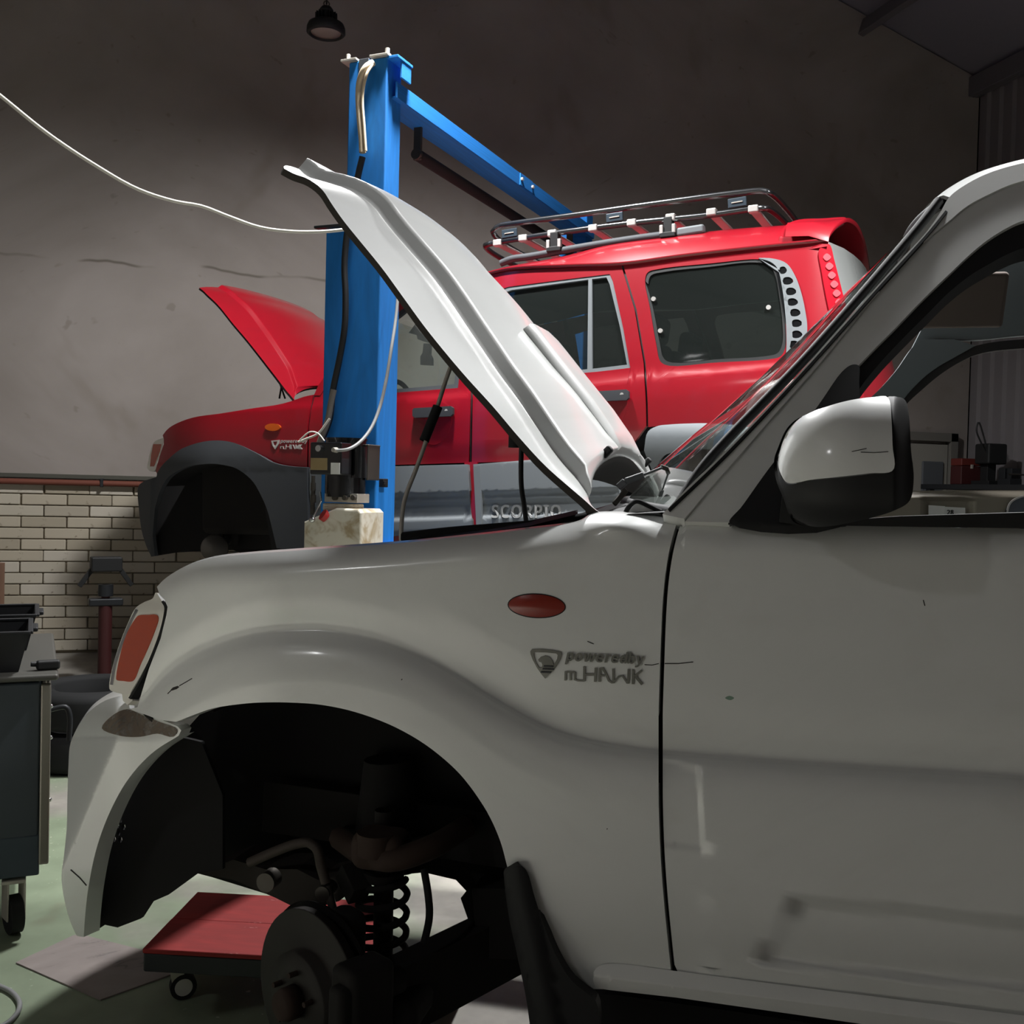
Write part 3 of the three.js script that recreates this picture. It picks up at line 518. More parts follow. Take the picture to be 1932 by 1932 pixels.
// dashboard across the car, and the far door's inner card with papers tucked in its recess
{
  const prof = [[.22, 1.25], [.28, 1.33], [.36, 1.36], [.5, 1.36], [.6, 1.33], [.64, 1.26], [.62, 1.05], [.5, .85]];
  add('dashboard', loft([-.1, -.5, WZ, 2 * WZ + .5, 2 * WZ + .14].map((z) => spline(prof, 30).map((p) => V(p.x, p.y, z)))), std('#55514a', .7), white);
  const z = 2 * WZ + .2, co = (x, y) => z + .03 * sstep(924, 940, y) - .02 * sstep(0, 10, Math.min(x - 1738, 1838 - x, y - 936 - 6 * sstep(1815, 1838, x)));
  const d = add('far_door_card', panel(WT, [...sp2([[1600, 945], [1650, 930], [1740, 926], [1850, 925], [1932, 925], [2300, 928]], 40), [2300, 1200], [1600, 1200]], { o: co, th: .05, max: 7 }), std('#8b8375', .55), white);
  const paper = (x0, x1, y0, y1, zz) => add('paper_note', panel(WT, [[x0, y0], [x1, y0 + 2], [x1 + 1, y1], [x0, y1]], { o: zz, th: .002, max: 60, back: true }), M.paper, d);
  paper(1752, 1783, 953, 990, z + .022); const p2 = paper(1783, 1821, 956, 990, z + .026);
  const glyph = new TextGeometry('28', { font, size: 9, depth: .002, curveSegments: 4, bevelEnabled: false }), p = glyph.attributes.position;
  for (let i = 0; i < p.count; i++) { const q = WT(1786 + p.getX(i), 971 - p.getY(i), z + .0265 + p.getZ(i)); p.setXYZ(i, q.x, q.y, q.z); } glyph.computeVertexNormals();
  add('lettering', glyph, M.ink, p2);
  add('speaker_pod', panel(WT, sp2([[1898, 985], [1906, 950], [1925, 938], [1960, 934], [2000, 960], [2000, 1000]], 30, true), { o: z + .05, th: .05, max: 10 }), std('#3d4550', .25), d);
  add('pod_trim', panel(WT, stroke(sp2([[1898, 985], [1906, 950], [1925, 938], [1960, 934]], 20), 3), { o: z + .053, th: .01, max: 10 }), M.alu, d);
  add('cabin_floor', bx(2.4, .06, 1.5, 1.4, .62, WZ), M.under, white);
  add('fire_wall', bx(.06, .75, 1.45, .22, .98, WZ), M.under, white);
  for (const z of [WZ + .38, WZ - .38]) { const s = new THREE.Group(); s.name = 'front_seat'; white.add(s); add('cushion', bx(.52, .16, .5, 1.35, .85, z, .06), M.trimDark, s); add('backrest', bx(.16, .62, .5, 1.66, 1.15, z, .06, 0, 0, -.2), M.trimDark, s); add('headrest', bx(.1, .18, .26, 1.76, 1.55, z, .04, 0, 0, -.2), M.trimDark, s); }
  add('steering_wheel', move(new THREE.TorusGeometry(.18, .014, 10, 36), .88, 1.22, WZ + .38, 0, Math.PI / 2, .0), M.black, white);
}
// door mirror
{
  const mg = new THREE.Group(); mg.name = 'door_mirror'; mg.userData.label = 'door mirror with white cap and black lower housing'; white.add(mg);
  const cap = sp2([[1468, 874], [1472, 850], [1479, 828], [1490, 808], [1514, 786], [1560, 767], [1609, 754], [1650, 749], [1672, 748], [1679, 758], [1682, 790], [1684, 840], [1685, 887], [1640, 893], [1579, 900], [1530, 905], [1486, 911], [1474, 896]], 100, true);
  const dome = (cx, cy, rx, ry, z0, h) => (x, y) => z0 + h * Math.sqrt(Math.max(.02, 1 - Math.abs((x - cx) / rx) ** 2.6 - Math.abs((y - cy) / ry) ** 2.4));
  const mo = (x, y) => .08 + .12 * Math.sqrt(Math.max(.004, 1 - Math.abs(Math.min(0, x - 1640) / 178) ** 2.2 - Math.abs((y - 915) / (y < 915 ? 176 : 95)) ** 2.2));
  add('mirror_cap', panel(WT, cap, { o: mo, max: 8, th: .03 }), M.white, mg);
  const low = sp2([[1466, 868], [1474, 900], [1486, 913], [1530, 907], [1579, 902], [1640, 895], [1686, 889], [1684, 790], [1680, 760], [1675, 749], [1700, 750], [1709, 757], [1715, 785], [1719, 850], [1724, 905], [1716, 945], [1690, 962], [1640, 978], [1565, 993], [1530, 993], [1502, 984], [1484, 940], [1470, 905]], 120, true);
  add('mirror_housing', panel(WT, low, { o: (x, y) => mo(x, y) - .006 - .05 * sstep(1684, 1722, x), max: 8, th: .06 }), M.black, mg);
  const ring = sp2([[1700, 750], [1709, 757], [1715, 785], [1719, 850], [1724, 905], [1716, 945], [1690, 962], [1640, 978], [1565, 993], [1530, 993], [1502, 984], [1484, 940], [1470, 905], [1466, 868], [1474, 843], [1490, 808], [1514, 786], [1560, 767], [1609, 754], [1660, 748]], 100, true).map(([x, y]) => WT(x, y, mo(x, y) - .01 - .05 * sstep(1684, 1722, x)));
  add('mirror_shell', loft([ring, ring.map((p) => V(p.x + .0, p.y, p.z - .03)), ring.map((p) => V(p.x - .005, p.y, .06))], { flip: false }), M.black, mg);
  add('mirror_arm', panel(WT, [[1480, 905], [1560, 900], [1600, 985], [1540, 996], [1470, 985]], { o: .02, th: .1, max: 20 }), M.black, mg);
  for (const s of [[[1624, 853], [1650, 854], [1676, 852]], [[1607, 852], [1635, 846]]]) add('scratch', panel(WT, stroke(s, 1.2), { o: mo, lift: .0008, th: .0006, max: 6 }), M.crack, mg);
  add('far_mirror', mirrorZ(merge(bx(.2, .22, .12, .68, 1.55, .14, .05)), WZ), M.white, white);
}
// raised hood
function makeHood(T, near, z0, width, { crown, step, mat, inner, groove = [.16, .178], tipOut = .13, rearIn = .17, name = 'hood' }, parent) {
  const prof = sp2(near, 60).map(([x, y]) => T(x, y, z0)), n = prof.length;
  const P = (i, b0, off = 0) => {
    const p = prof[i], a = prof[Math.max(0, i - 2)], c = prof[Math.min(n - 1, i + 2)], d = c.clone().sub(a).normalize(), N = V(d.y, -d.x, 0).multiplyScalar(Math.sign(d.y) || 1); if (N.x < 0 && N.y < 0) N.negate();
    const u = i / (n - 1), g = .22 + .78 * sstep(0, .62, u), side = b0 > .5, e = side ? 1 - b0 : b0, bb = e < groove[1] ? e * g : lerp(groove[1] * g, .5, (e - groove[1]) / (.5 - groove[1])), b = side ? 1 - bb : bb;
    const w = clamp((e - groove[0]) / (groove[1] - groove[0])) * (.3 + .7 * sstep(0, .2, u));
    const cr = crown * (1 - (2 * b - 1) ** 2) * (.5 + .5 * Math.sin(Math.PI * clamp(u * .86 + .1))) + step * w + off;
    const ext = tipOut * sstep(.8, 1, u) * (1 - (2 * b - 1) ** 4) + rearIn * (1 - u) ** 6 * (1 - (2 * b - 1) ** 2) ** .55;
    return V(p.x + N.x * cr + d.x * ext, p.y + N.y * cr + d.y * ext, z0 - b * width);
  };
  const half = [0, .03, .07, .11, .14, .155, groove[0], groove[0] + .004, groove[1] - .004, groove[1], groove[1] + .008, .21, .25, .29, .33, .37, .41, .45, .5], bs = [...half, ...half.slice(0, -1).reverse().map((b) => 1 - b)], m = bs.length - 1;
  const grid = (off, sh = 0) => Array.from({ length: n }, (_, i) => bs.map((b) => P(i, lerp(sh, 1 - sh, b), off)));
  const top = grid(0), bot = grid(-.015, .004), rim = (f) => loft([f(top), f(bot)]);
  const h = add(name, loft(top), mat, parent);
  add('hood_inner_panel', loft(bot), inner, h);
  add('hood_flange', merge(rim((g) => g.map((r) => r[0])), rim((g) => g.map((r) => r[m])), rim((g) => g[0]), rim((g) => g[n - 1])), inner, h);
  return { h, P, n };
}
{
  const near = [[1150, 972], [1131, 967], [1100, 941], [1080, 924], [1030, 880], [980, 826], [930, 767], [880, 712], [840, 665], [800, 615], [760, 560], [720, 505], [680, 456], [647, 415], [626, 385], [608, 358], [582, 338], [555, 328], [536, 318]];
  const { h, P, n } = makeHood(WT, near, -.09, 1.42, { crown: .085, step: .032, mat: M.white, inner: std('#332f2b', .9) }, white);
  // scoop in the middle of the hood, opening towards the windscreen
  const sc = (u, b, off) => P(Math.round(u * (n - 1)), b, off);
  const us = [.06, .14, .22, .3, .38, .46, .5], hs = [.002, .008, .014, .019, .023, .026, .026];
  const rows = us.map((u, i) => [[.36, 0], [.366, .85], [.385, 1], [.5, 1.06], [.615, 1], [.634, .85], [.64, 0]].map(([b, k]) => sc(u, .5 + (b - .5) * (.75 + .3 * u), hs[i] * k + .001)));
  const s = add('hood_scoop', loft(rows), M.white, h);
  add('scoop_grille', loft([rows[6], rows[6].map((p) => p.clone().lerp(sc(.5, .5, 0), .6))]), M.black, s);
  for (const b of [.3, .7]) { const q = sc(.13, b, .006); add('washer_nozzle', bx(.03, .018, .024, q.x, q.y, q.z, .006, 0, 0, .8), M.black, h); }
  // prop rod with foam sleeve, and the far stay cable
  const ws = (x, y, z) => WT(x, y, z);
  const r = add('hood_prop_rod', tube([[757, 1030, -.55], [757, 1000, -.55], [763, 945, -.56], [785, 885, -.57], [803, 835, -.58], [826, 765, -.6], [842, 715, -.62], [858, 672, -.64]].map((p) => ws(...p)), .006, 50), M.zinc, white);
  add('rod_sleeve', rod(ws(800, 832, -.577).toArray(), ws(826, 767, -.599).toArray(), .013), M.rubber, r);
  add('washer_hose', tube([[984, 838, -.4], [983, 880, -.4], [984, 920, -.4], [990, 960, -.4], [995, 1005, -.4]].map((p) => ws(...p)), .006, 30), M.hose, white);
  add('hood_bumper_stop', cyl(.014, .03, ...ws(972, 831, -.15).toArray()), M.rubber, h);
}
// engine bay and scuttle
{
  const q = (x, y, z) => WT(x, y, z);
  add('radiator_support', bx(.05, .3, 1.2, -.8, 1.05, WZ), M.under, white);
  add('engine_cover', bx(.6, .24, .6, -.3, 1.12, WZ, .05), M.under, white);
  add('bay_seal', tube([[760, 1016, -.2], [850, 1006, -.2], [950, 998, -.2], [1040, 990, -.2], [1110, 978, -.2]].map((p) => q(...p)), .014, 30), M.rubber, white);
  add('bay_flange', loft([[[790, 1024, -.12], [900, 1006, -.12], [1000, 992, -.12], [1090, 970, -.12]], [[790, 1012, -.22], [900, 998, -.22], [1000, 982, -.22], [1090, 962, -.22]]].map((r) => r.map((p) => q(...p)))), M.black, white);
  const s = add('scuttle_panel', loft([[-.06, 1.415, .24], [-.3, 1.43, .2], [-.8, 1.44, .14], [-1.35, 1.43, .2], [-1.6, 1.415, .24]].map(([z, y, x]) => [V(x - .14, y - .05, z), V(x - .02, y - .01, z), V(x + .1, y + .0, z)])), M.black, white);
  add('scuttle_corner', panel(WT, sp2([[1180, 973], [1192, 958], [1203, 948], [1220, 953], [1240, 963], [1248, 972]], 24, true), { o: -.1, th: .03, max: 10 }), M.white, s);
  add('scuttle_rubber', tube([[1178, 972, -.09], [1186, 957, -.09], [1200, 946, -.1], [1225, 955, -.1], [1248, 966, -.09]].map((p) => q(...p)), .005, 30), M.rubber, s);
  const w = new THREE.Group(); w.name = 'wiper'; white.add(w);
  add('wiper_arm', merge(bar(q(1166, 920, -.3).toArray(), q(1180, 908, -.3).toArray(),   .01, .016), bar(q(1180, 908, -.3).toArray(), q(1214, 896, -.32).toArray(), .009, .014), bar(q(1214, 896, -.32).toArray(), q(1250, 882, -.34).toArray(), .005, .006)), std('#6f7072', .5, .5), w);
  add('wiper_blade', bar(q(1158, 952, -.28).toArray(), q(1182, 924, -.3).toArray(), .008, .012), M.steel, w);
  add('wiper_link', merge(bar(q(1246, 880, -.34).toArray(), q(1268, 888, -.36).toArray(), .008, .01)), M.steel, w);
}
// sill moulding, chassis and underside
{
  const out = sp2([[1119, 1850], [1121, 1832], [1132, 1822], [1160, 1818], [1260, 1830], [1420, 1851], [1932, 1916], [2300, 1964]], 50);
  add('sill_moulding', panel(WT, [...out, [2300, 2030], [1932, 1975], [1640, 1934], [1275, 1882], [1150, 1868], [1124, 1864]], { o: (x, y) => { const m = 1846 + (x - 1160) * .128, t = clamp(1 - Math.abs(y - m) / 36); return -.012 + .02 * t ** .8; }, th: .05, max: 12 }), M.white, white);
  add('chassis_rail', merge(bar([-.75, .62, -.5], [1.2, .55, -.5], .1, .13), bar([-.75, .62, 2 * WZ + .5], [1.2, .55, 2 * WZ + .5], .1, .13), bar([1.2, .55, -.5], [3, .55, -.5], .1, .13), bar([1.2, .55, 2 * WZ + .5], [3, .55, 2 * WZ + .5], .1, .13), bar([.35, .5, -.2], [.35, .5, 2 * WZ + .2], .12, .1)), M.under, white);
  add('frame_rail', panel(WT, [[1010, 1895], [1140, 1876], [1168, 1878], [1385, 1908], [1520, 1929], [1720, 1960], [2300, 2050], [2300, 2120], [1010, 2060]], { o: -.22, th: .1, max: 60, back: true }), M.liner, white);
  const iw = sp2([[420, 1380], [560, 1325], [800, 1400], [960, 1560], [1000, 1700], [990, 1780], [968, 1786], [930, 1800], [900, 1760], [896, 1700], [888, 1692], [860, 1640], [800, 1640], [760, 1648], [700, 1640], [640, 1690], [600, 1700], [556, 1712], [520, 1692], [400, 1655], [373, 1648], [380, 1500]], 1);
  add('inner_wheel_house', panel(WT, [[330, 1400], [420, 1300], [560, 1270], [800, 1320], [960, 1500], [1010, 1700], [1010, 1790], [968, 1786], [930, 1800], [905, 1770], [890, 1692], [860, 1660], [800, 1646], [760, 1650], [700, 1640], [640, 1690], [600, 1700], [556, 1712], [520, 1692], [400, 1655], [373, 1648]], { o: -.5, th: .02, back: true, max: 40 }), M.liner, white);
  add('strut_tower', merge(cyl(.1, .26, ...WT(735, 1530, -.46).toArray(), 0, 0, .05, .06), cyl(.12, .03, ...WT(735, 1580, -.44).toArray())), M.liner, white);
}
// front suspension left hanging without its wheel
{
  const q = (x, y, z) => WT(x, y, z), A = (x, y, z) => q(x, y, z).toArray();
  const hub = q(588, 1876, -.17), ry = R(-30), mk = (g) => move(g, hub.x, hub.y, hub.z, 0, ry, 0);
  const disc = new THREE.Group(); disc.name = 'brake_disc'; white.add(disc);
  add('rotor', mk(lathe([[.07, -.012], [.188, -.012], [.19, -.008], [.19, .008], [.188, .012], [.105, .012], [.103, .04], [.05, .042], [0, .042], [0, -.012]], 56).rotateX(Math.PI / 2)), std('#221e1b', .6, .3), disc);
  add('dust_shield', mk(lathe([[.06, -.05], [.196, -.03], [.2, -.018]], 48).rotateX(Math.PI / 2)), M.under, disc);
  add('hub', mk(lathe([[0, .085], [.03, .085], [.036, .07], [.036, .042], [0, .042]], 28).rotateX(Math.PI / 2)), M.rust, disc);
  for (let i = 0; i < 5; i++) { const a = i * 1.2566 + .3; add('wheel_stud', mk(cyl(.006, .026, .062 * Math.cos(a), .062 * Math.sin(a), .05, Math.PI / 2)), M.rust, disc); }
  add('brake_caliper', merge(mk(bx(.085, .22, .12, .17, .02, -.01, .02)), mk(bx(.05, .16, .05, .18, .02, .05, .015)), mk(cyl(.03, .06, .17, .06, -.08, Math.PI / 2)), mk(cyl(.03, .06, .17, -.03, -.08, Math.PI / 2))), M.under, white);
  add('steering_knuckle', merge(mk(bx(.09, .3, .08, .0, .02, -.09, .03)), bar(A(680, 1690, -.3), A(655, 1640, -.34), .05, .05), mk(bx(.07, .1, .12, .05, -.17, -.12, .03))), M.under, white);
  const c0 = q(722, 1700, -.36); const coil = []; for (let i = 0; i <= 140; i++) { const t = i / 140, a = t * 5.2 * 6.2832; coil.push(V(c0.x + .058 * Math.cos(a), c0.y + .06 - t * .24, c0.z + .058 * Math.sin(a))); }
  add('coil_spring', tube(coil, .0085, 280, 7), M.under, white);
  add('shock_absorber', merge(rod([c0.x, c0.y + .22, c0.z], [c0.x + .005, c0.y - .26, c0.z], .024), cyl(.05, .02, c0.x, c0.y + .065, c0.z), cyl(.05, .02, c0.x + .004, c0.y - .185, c0.z)), M.under, white);
  add('upper_control_arm', merge(tube([A(640, 1580, -.4), A(690, 1612, -.3), A(740, 1622, -.26), A(810, 1600, -.3), A(880, 1560, -.42)], .028, 30), cyl(.045, .05, ...A(710, 1590, -.28)), bx(.13, .09, .1, ...A(720, 1600, -.3), .03)), M.rust, white);
  add('anti_roll_bar', tube([A(470, 1628, -.3), A(520, 1606, -.3), A(560, 1592, -.3), A(582, 1590, -.3), A(598, 1602, -.3), A(606, 1635, -.29), A(616, 1668, -.28)], .012, 60), std('#453d37', .7, .2), white);
  add('drop_link', merge(cyl(.018, .05, ...A(616, 1680, -.28), Math.PI / 2), rod(A(617, 1672, -.27), A(640, 1760, -.25), .01)), M.steel, white);
  add('mounting_bolt', cyl(.022, .04, ...A(508, 1660, -.2), Math.PI / 2), M.steel, white);
  add('cross_member', panel(WT, [[373, 1648], [440, 1622], [500, 1640], [560, 1640], [600, 1660], [650, 1650], [690, 1660], [640, 1700], [600, 1712], [556, 1712], [520, 1694], [440, 1660]], { o: -.34, th: .12, max: 30 }), std('#2e2925', .9), white);
  add('lower_control_arm', merge(bar(A(720, 1895, -.2), A(965, 1770, -.5), .07, .16), bar(A(700, 1900, -.2), A(860, 1860, -.9), .06, .07), bx(.16, .08, .16, ...A(740, 1890, -.22), .03), bar(A(940, 1660, -.46), A(950, 1790, -.46), .12, .1), bar(A(890, 1720, -.46), A(960, 1700, -.46), .08, .1)), M.under, white);
  add('brake_hose', tube([A(800, 1640, -.3), A(808, 1690, -.28), A(810, 1730, -.26), A(800, 1780, -.24)], .009, 30), M.rubber, white);
}

// ---------------------------------------------------------------- the red car on the lift
const red = thing('lifted_car', 'red off-road car with raised hood and roof rack, up on the blue lift', 'car', place(-1.55, .72, -6.61).toArray(), YAW + R(-25));
red.rotation.z = R(1.9);
const RT = chart(red), RZ = -.86;
const rBelt = table([[250, 772], [580, 752], [757, 741], [867, 734], [1190, 701], [1470, 678], [1650, 663]]);
const rProf = table([[-320, -.2], [-200, -.115], [-100, -.062], [-30, -.03], [-8, -.022], [4, -.016], [20, .002], [60, .012], [100, .010], [135, -.002], [200, -.02]]);
const rSurf = (px, py) => { let o = rProf(py - rBelt(px)); const w = clamp((400 - px) / 110, 0, 1.5); return o - .13 * w * w - .1 * sstep(1480, 1640, px) ** 2; };
const rClad = (px, py) => rSurf(px, Math.min(py, rBelt(px) + 110)) + .022;
{
  const gap = [[590, 746], [584, 775], [580, 806], [579, 845], [579, 882]];
  const flare = sp2([[296, 893], [306, 878], [320, 864], [337, 850], [356, 841], [380, 834], [403, 831], [425, 832], [446, 837], [483, 855], [515, 873], [548, 880], [579, 882]], 50);
  const top = sp2([[307, 821], [315, 811], [327, 802], [363, 788], [417, 780], [472, 771], [526, 763], [552, 756], [566, 751], [575, 748], [590, 745]], 40);
  const f = add('front_fender', panel(RT, [...top, ...sp2(gap, 12), ...flare.slice().reverse(), [293, 888], [301, 862], [309, 838], [309, 828]], { o: rSurf, max: 10, th: .03 }), M.red, red);
  const row = top.map(([x, y]) => RT(x, y, rSurf(x, y)));
  const sh = loft([row, row.map((p) => V(p.x, p.y + .005, p.z - .03)), row.map((p) => V(p.x, p.y - .01, p.z - .08)), row.map((p) => V(p.x, p.y - .3, p.z - .09))]);
  add('fender_shelf', sh, M.red, f); add('fender_shelf', mirrorZ(sh, RZ), M.red, red); add('front_fender', mirrorZ(f.geometry, RZ), M.red, red);
  const arch = sp2([[305, 918], [315, 903], [327, 893], [356, 880], [380, 876], [403, 875], [425, 878], [446, 884], [475, 906], [493, 936], [504, 962], [514, 1000], [522, 1034]], 50);
  const ff = add('arch_flare', panel(RT, [...flare, [580, 951], [582, 1040], ...arch.slice().reverse(), [296, 900]], { o: (x, y) => rClad(x, y) + .02 * Math.sin(clamp((y - 830) / 60) * 2.2), max: 10, th: .03 }), M.cladDark, red);
  const lp = arch.map(([x, y]) => RT(x, y, rClad(x, y) - .01));
  add('wheel_arch_liner', loft([lp, lp.map((p) => V(p.x, p.y + .02, -.55))], { flip: true }), M.liner, red);
  add('inner_wheel_house', panel(RT, [[300, 880], [350, 850], [480, 850], [560, 900], [570, 1045], [500, 1060], [440, 1038], [356, 1038], [334, 1042], [285, 1050], [270, 1000]], { o: -.5, th: .02, back: true, max: 40 }), M.liner, red);
  add('mud_flap', panel(RT, [[500, 958], [508, 952], [514, 970], [528, 1060], [516, 1060]], { o: .02, th: .02, back: true }), M.flap, red);
  const hb = RT(405, 1034, -.12);
  const hub = add('wheel_hub', move(lathe([[0, .06], [.035, .06], [.05, .045], [.085, .04], [.09, .02], [.09, -.04], [0, -.04]], 28).rotateX(Math.PI / 2), hb.x, hb.y, hb.z, 0, R(40), 0), M.steel, red);
  add('drive_shaft', rod(RT(415, 1030, -.15).toArray(), RT(452, 1000, -.6).toArray(), .03), M.under, red);
  add('suspension_strut', merge(rod(RT(450, 920, -.4).toArray(), RT(440, 1030, -.35).toArray(), .035), cyl(.06, .1, ...RT(455, 940, -.42).toArray())), M.under, red);
  const el = (cx, cy, a, b, n = 30) => Array.from({ length: n }, (_, i) => [cx + a * Math.cos(i / n * 6.2832), cy + b * Math.sin(i / n * 6.2832)]);
  add('side_marker_lamp', panel(RT, el(514, 806, 14.5, 7), { o: rSurf, lift: .012, th: .012, max: 5 }), phys('#c85a1c', .3), red);
  // badge lettering like the one on the white car
  const b = new THREE.Group(); b.name = 'badge'; red.add(b);
  const bm = std('#d8d6d2', .4, .3), Z = (X, Y) => [200 + X / 2.76, 480 + Y / 2.76], L = { o: rSurf, lift: .006, th: .006, max: 5 };
  add('shield', panel(RT, [[860, 970], [902, 966], [900, 985], [880, 1015], [866, 995]].map((p) => Z(...p)), { ...L, holes: [[[868, 975], [892, 973], [888, 988], [878, 1000], [872, 990]].map((p) => Z(...p))] }), bm, b);
  const word = (str, X, Y, S, k, shear) => { let x = 0; for (const ch of str) { const adv = font.data.glyphs[ch].ha / font.data.resolution * S; if (ch !== ' ') { const g = new TextGeometry(ch, { font, size: S, depth: .006, curveSegments: 3, bevelEnabled: false }); const p = g.attributes.position; for (let i = 0; i < p.count; i++) { const [a, c] = Z(X + x + p.getX(i) + shear * p.getY(i), Y - p.getY(i)), q = RT(a, c, rSurf(a, c) + p.getZ(i)); p.setXYZ(i, q.x, q.y, q.z); } g.computeVertexNormals(); add('letter', g, bm, b); } x += adv * k; } };
  word('powered by', 906, 981, 18, 1, .2); 
  for (const [pts, w] of [[[[908, 1011], [908, 1000], [922, 1000], [922, 1012], [936, 1013], [937, 990]], 5], [[[937, 1002], [956, 1002]], 5], [[[957, 990], [957, 1013]], 5], [[[964, 1013], [964, 992], [974, 992], [982, 1013]], 5], [[[988, 990], [988, 1012], [996, 1003], [1002, 1013], [1004, 990]], 5], [[[1010, 990], [1010, 1014]], 5], [[[1018, 990], [1010, 1002], [1019, 1014]], 5]]) add('letter', panel(RT, stroke(pts.map((p) => Z(...p)), w * .68 / 2.76), L), bm, b);
  // headlight and bumper
  const ho = (x, y) => -.15 - .003 * (310 - x);
  const hl = add('headlight', panel(RT, sp2([[309, 827], [300, 829], [291, 834], [284, 850], [280, 868], [278, 883], [284, 889], [291, 889], [300, 862], [308, 840]], 40, true), { o: ho, th: .05, max: 6 }), M.lampShell, red);
  add('amber_reflector', panel(RT, [[289, 838], [304, 838], [301, 852], [290, 880], [283, 880], [285, 858]], { o: ho, lift: .004, th: .004, max: 6 }), M.amber, hl);
  const bo = (x, y) => -.08 - .1 * sstep(330, 290, x) - .004 * Math.max(0, 285 - x) - .05 * sstep(940, 1050, y);
  const be = sp2([[296, 900], [272, 908], [261, 918], [262, 960], [267, 1000], [276, 1030], [285, 1049]], 24);
  const bp = panel(RT, [[305, 898], ...be, [292, 1049], [288, 1010], [292, 960], [300, 930], [310, 908]], { o: bo, th: .03, max: 8 });
  const bm2 = add('front_bumper', bp, M.cladDark, red); add('front_bumper', mirrorZ(bp, RZ), M.cladDark, red);
  const e = be.map(([x, y]) => RT(x, y, bo(x, y))), rows = []; for (let k = 0; k <= 8; k++) { const t = k / 8; rows.push(e.map((p) => V(p.x - .2 * Math.sin(Math.PI * t) ** .6, p.y, lerp(p.z, 2 * RZ - p.z, t)))); }
  add('bumper_face', loft(rows, { flip: true }), M.cladDark, bm2);
  add('splash_shield', panel(RT, [[288, 1048], [300, 930], [330, 895], [420, 890], [420, 1038], [356, 1037], [334, 1042]], { o: -.3, th: .012, back: true }), M.liner, red);
  // hood
  const near = [[557, 757], [548, 746], [541, 738], [525, 717], [508, 695], [468, 644], [440, 611], [417, 582], [405, 569], [392, 557], [384, 549], [376, 543]];
  const H = makeHood(RT, near, -.1, 1.46, { crown: .06, step: .02, mat: M.red, inner: M.under, tipOut: .08 }, red);
  add('hood_prop', merge(rod(RT(527, 752, -.4).toArray(), RT(536, 700, -.4).toArray(), .006), rod(RT(538, 752, -.4).toArray(), RT(520, 700, -.4).toArray(), .006)), M.black, red);
}
{
  // doors and quarter panel with real window openings
  const roofEdge = sp2([[640, 672], [690, 610], [740, 574], [790, 552], [884, 530]], 20);
  const w1 = sp2([[648, 746], [758, 739], [864, 731], [866, 690], [862, 600], [856, 556], [790, 572], [745, 594], [700, 640]], 1), win1 = [[648, 746], [758, 740], [864, 732], [868, 697], [864, 600], [858, 556], [800, 567], [763, 580], [725, 608], [690, 655]];
  const d1 = panel(RT, [[594, 746], [587, 775], [583, 806], [582, 882], [884, 873], [886, 806], [888, 740], [888, 640], [884, 530], ...roofEdge.slice().reverse()], { o: rSurf, holes: [win1], max: 14, th: .04 });
  const win2 = [[902, 560], [960, 541], [1060, 528], [1150, 517], [1156, 530], [1176, 620], [1189, 694], [1130, 701], [960, 716], [906, 721]];
  const d2 = panel(RT, [[890, 873], [892, 740], [892, 640], [888, 528], [960, 511], [1172, 501], [1197, 584], [1214, 685], [1218, 760], [1219, 804], [1200, 830], [1170, 862], [1120, 866]], { o: rSurf, holes: [win2], max: 14, th: .04 });
  const win3 = sp2([[1217, 530], [1222, 514], [1246, 507], [1340, 497], [1431, 489], [1456, 494], [1468, 512], [1477, 560], [1482, 610], [1482, 654], [1473, 672], [1450, 678], [1350, 684], [1262, 690], [1246, 682], [1238, 650], [1226, 580]], 80, true);
  const d3 = panel(RT, [[1176, 501], [1201, 584], [1218, 685], [1222, 760], [1223, 806], [1259, 802], [1340, 799], [1420, 806], [1480, 830], [1640, 860], [1630, 740], [1608, 640], [1589, 557], [1576, 505], [1563, 456], [1431, 469], [1290, 485]], { o: rSurf, holes: [win3], max: 14, th: .04 });
  const D1 = add('front_door', d1, M.red, red), D2 = add('rear_door', d2, M.red, red), D3 = add('rear_quarter_panel', d3, M.red, red);
  for (const [g, n] of [[d1, 'front_door'], [d2, 'rear_door'], [d3, 'rear_quarter_panel']]) add(n, mirrorZ(g, RZ), M.red, red);
  const seam = (pts) => panel(RT, stroke(pts, 4), { o: (x, y) => rSurf(x, y) - .012, th: .02, max: 14 });
  add('panel_gap', merge(seam([[591, 746], [585, 775], [581, 806], [580, 882]]), seam([[886, 530], [890, 640], [890, 740], [887, 806], [887, 873]]), seam([[1174, 501], [1199, 584], [1216, 685], [1220, 760], [1221, 804]])), M.black, red);
  const frame = (w, k) => { const cx = w.reduce((a, p) => a + p[0], 0) / w.length, cy = w.reduce((a, p) => a + p[1], 0) / w.length; return w.map(([x, y]) => [cx + (x - cx) * (1 - k / Math.abs(x - cx + .01) * Math.min(1, Math.abs(x - cx) / 40)), cy + (y - cy) * (1 - k / (Math.abs(y - cy) + .01) * Math.min(1, Math.abs(y - cy) / 30))]); };
  const rim = (w, k, lift, mat, parent) => add('window_trim', panel(RT, w, { o: rSurf, lift, holes: [frame(w, k)], th: .02, max: 14 }), mat, parent);
  rim(win1, 7, -.004, M.cladDark, D1); rim(win2, 6, -.004, M.clad, D2); rim(win3, 6, -.004, M.black, D3);
  const clearG = phys('#dfe8e2', .02, { transmission: .95, thickness: 0 });
  add('window_glass', panel(RT, win1, { o: (x, y) => rSurf(x, y) - .02, th: .004, max: 30 }), clearG, D1);
  add('window_glass', panel(RT, win2, { o: (x, y) => rSurf(x, y) - .02, th: .004, max: 30 }), M.glassDark, D2);
  add('window_glass', panel(RT, win3, { o: (x, y) => rSurf(x, y) - .012, th: .004, max: 30 }), M.glassDusty, D3);
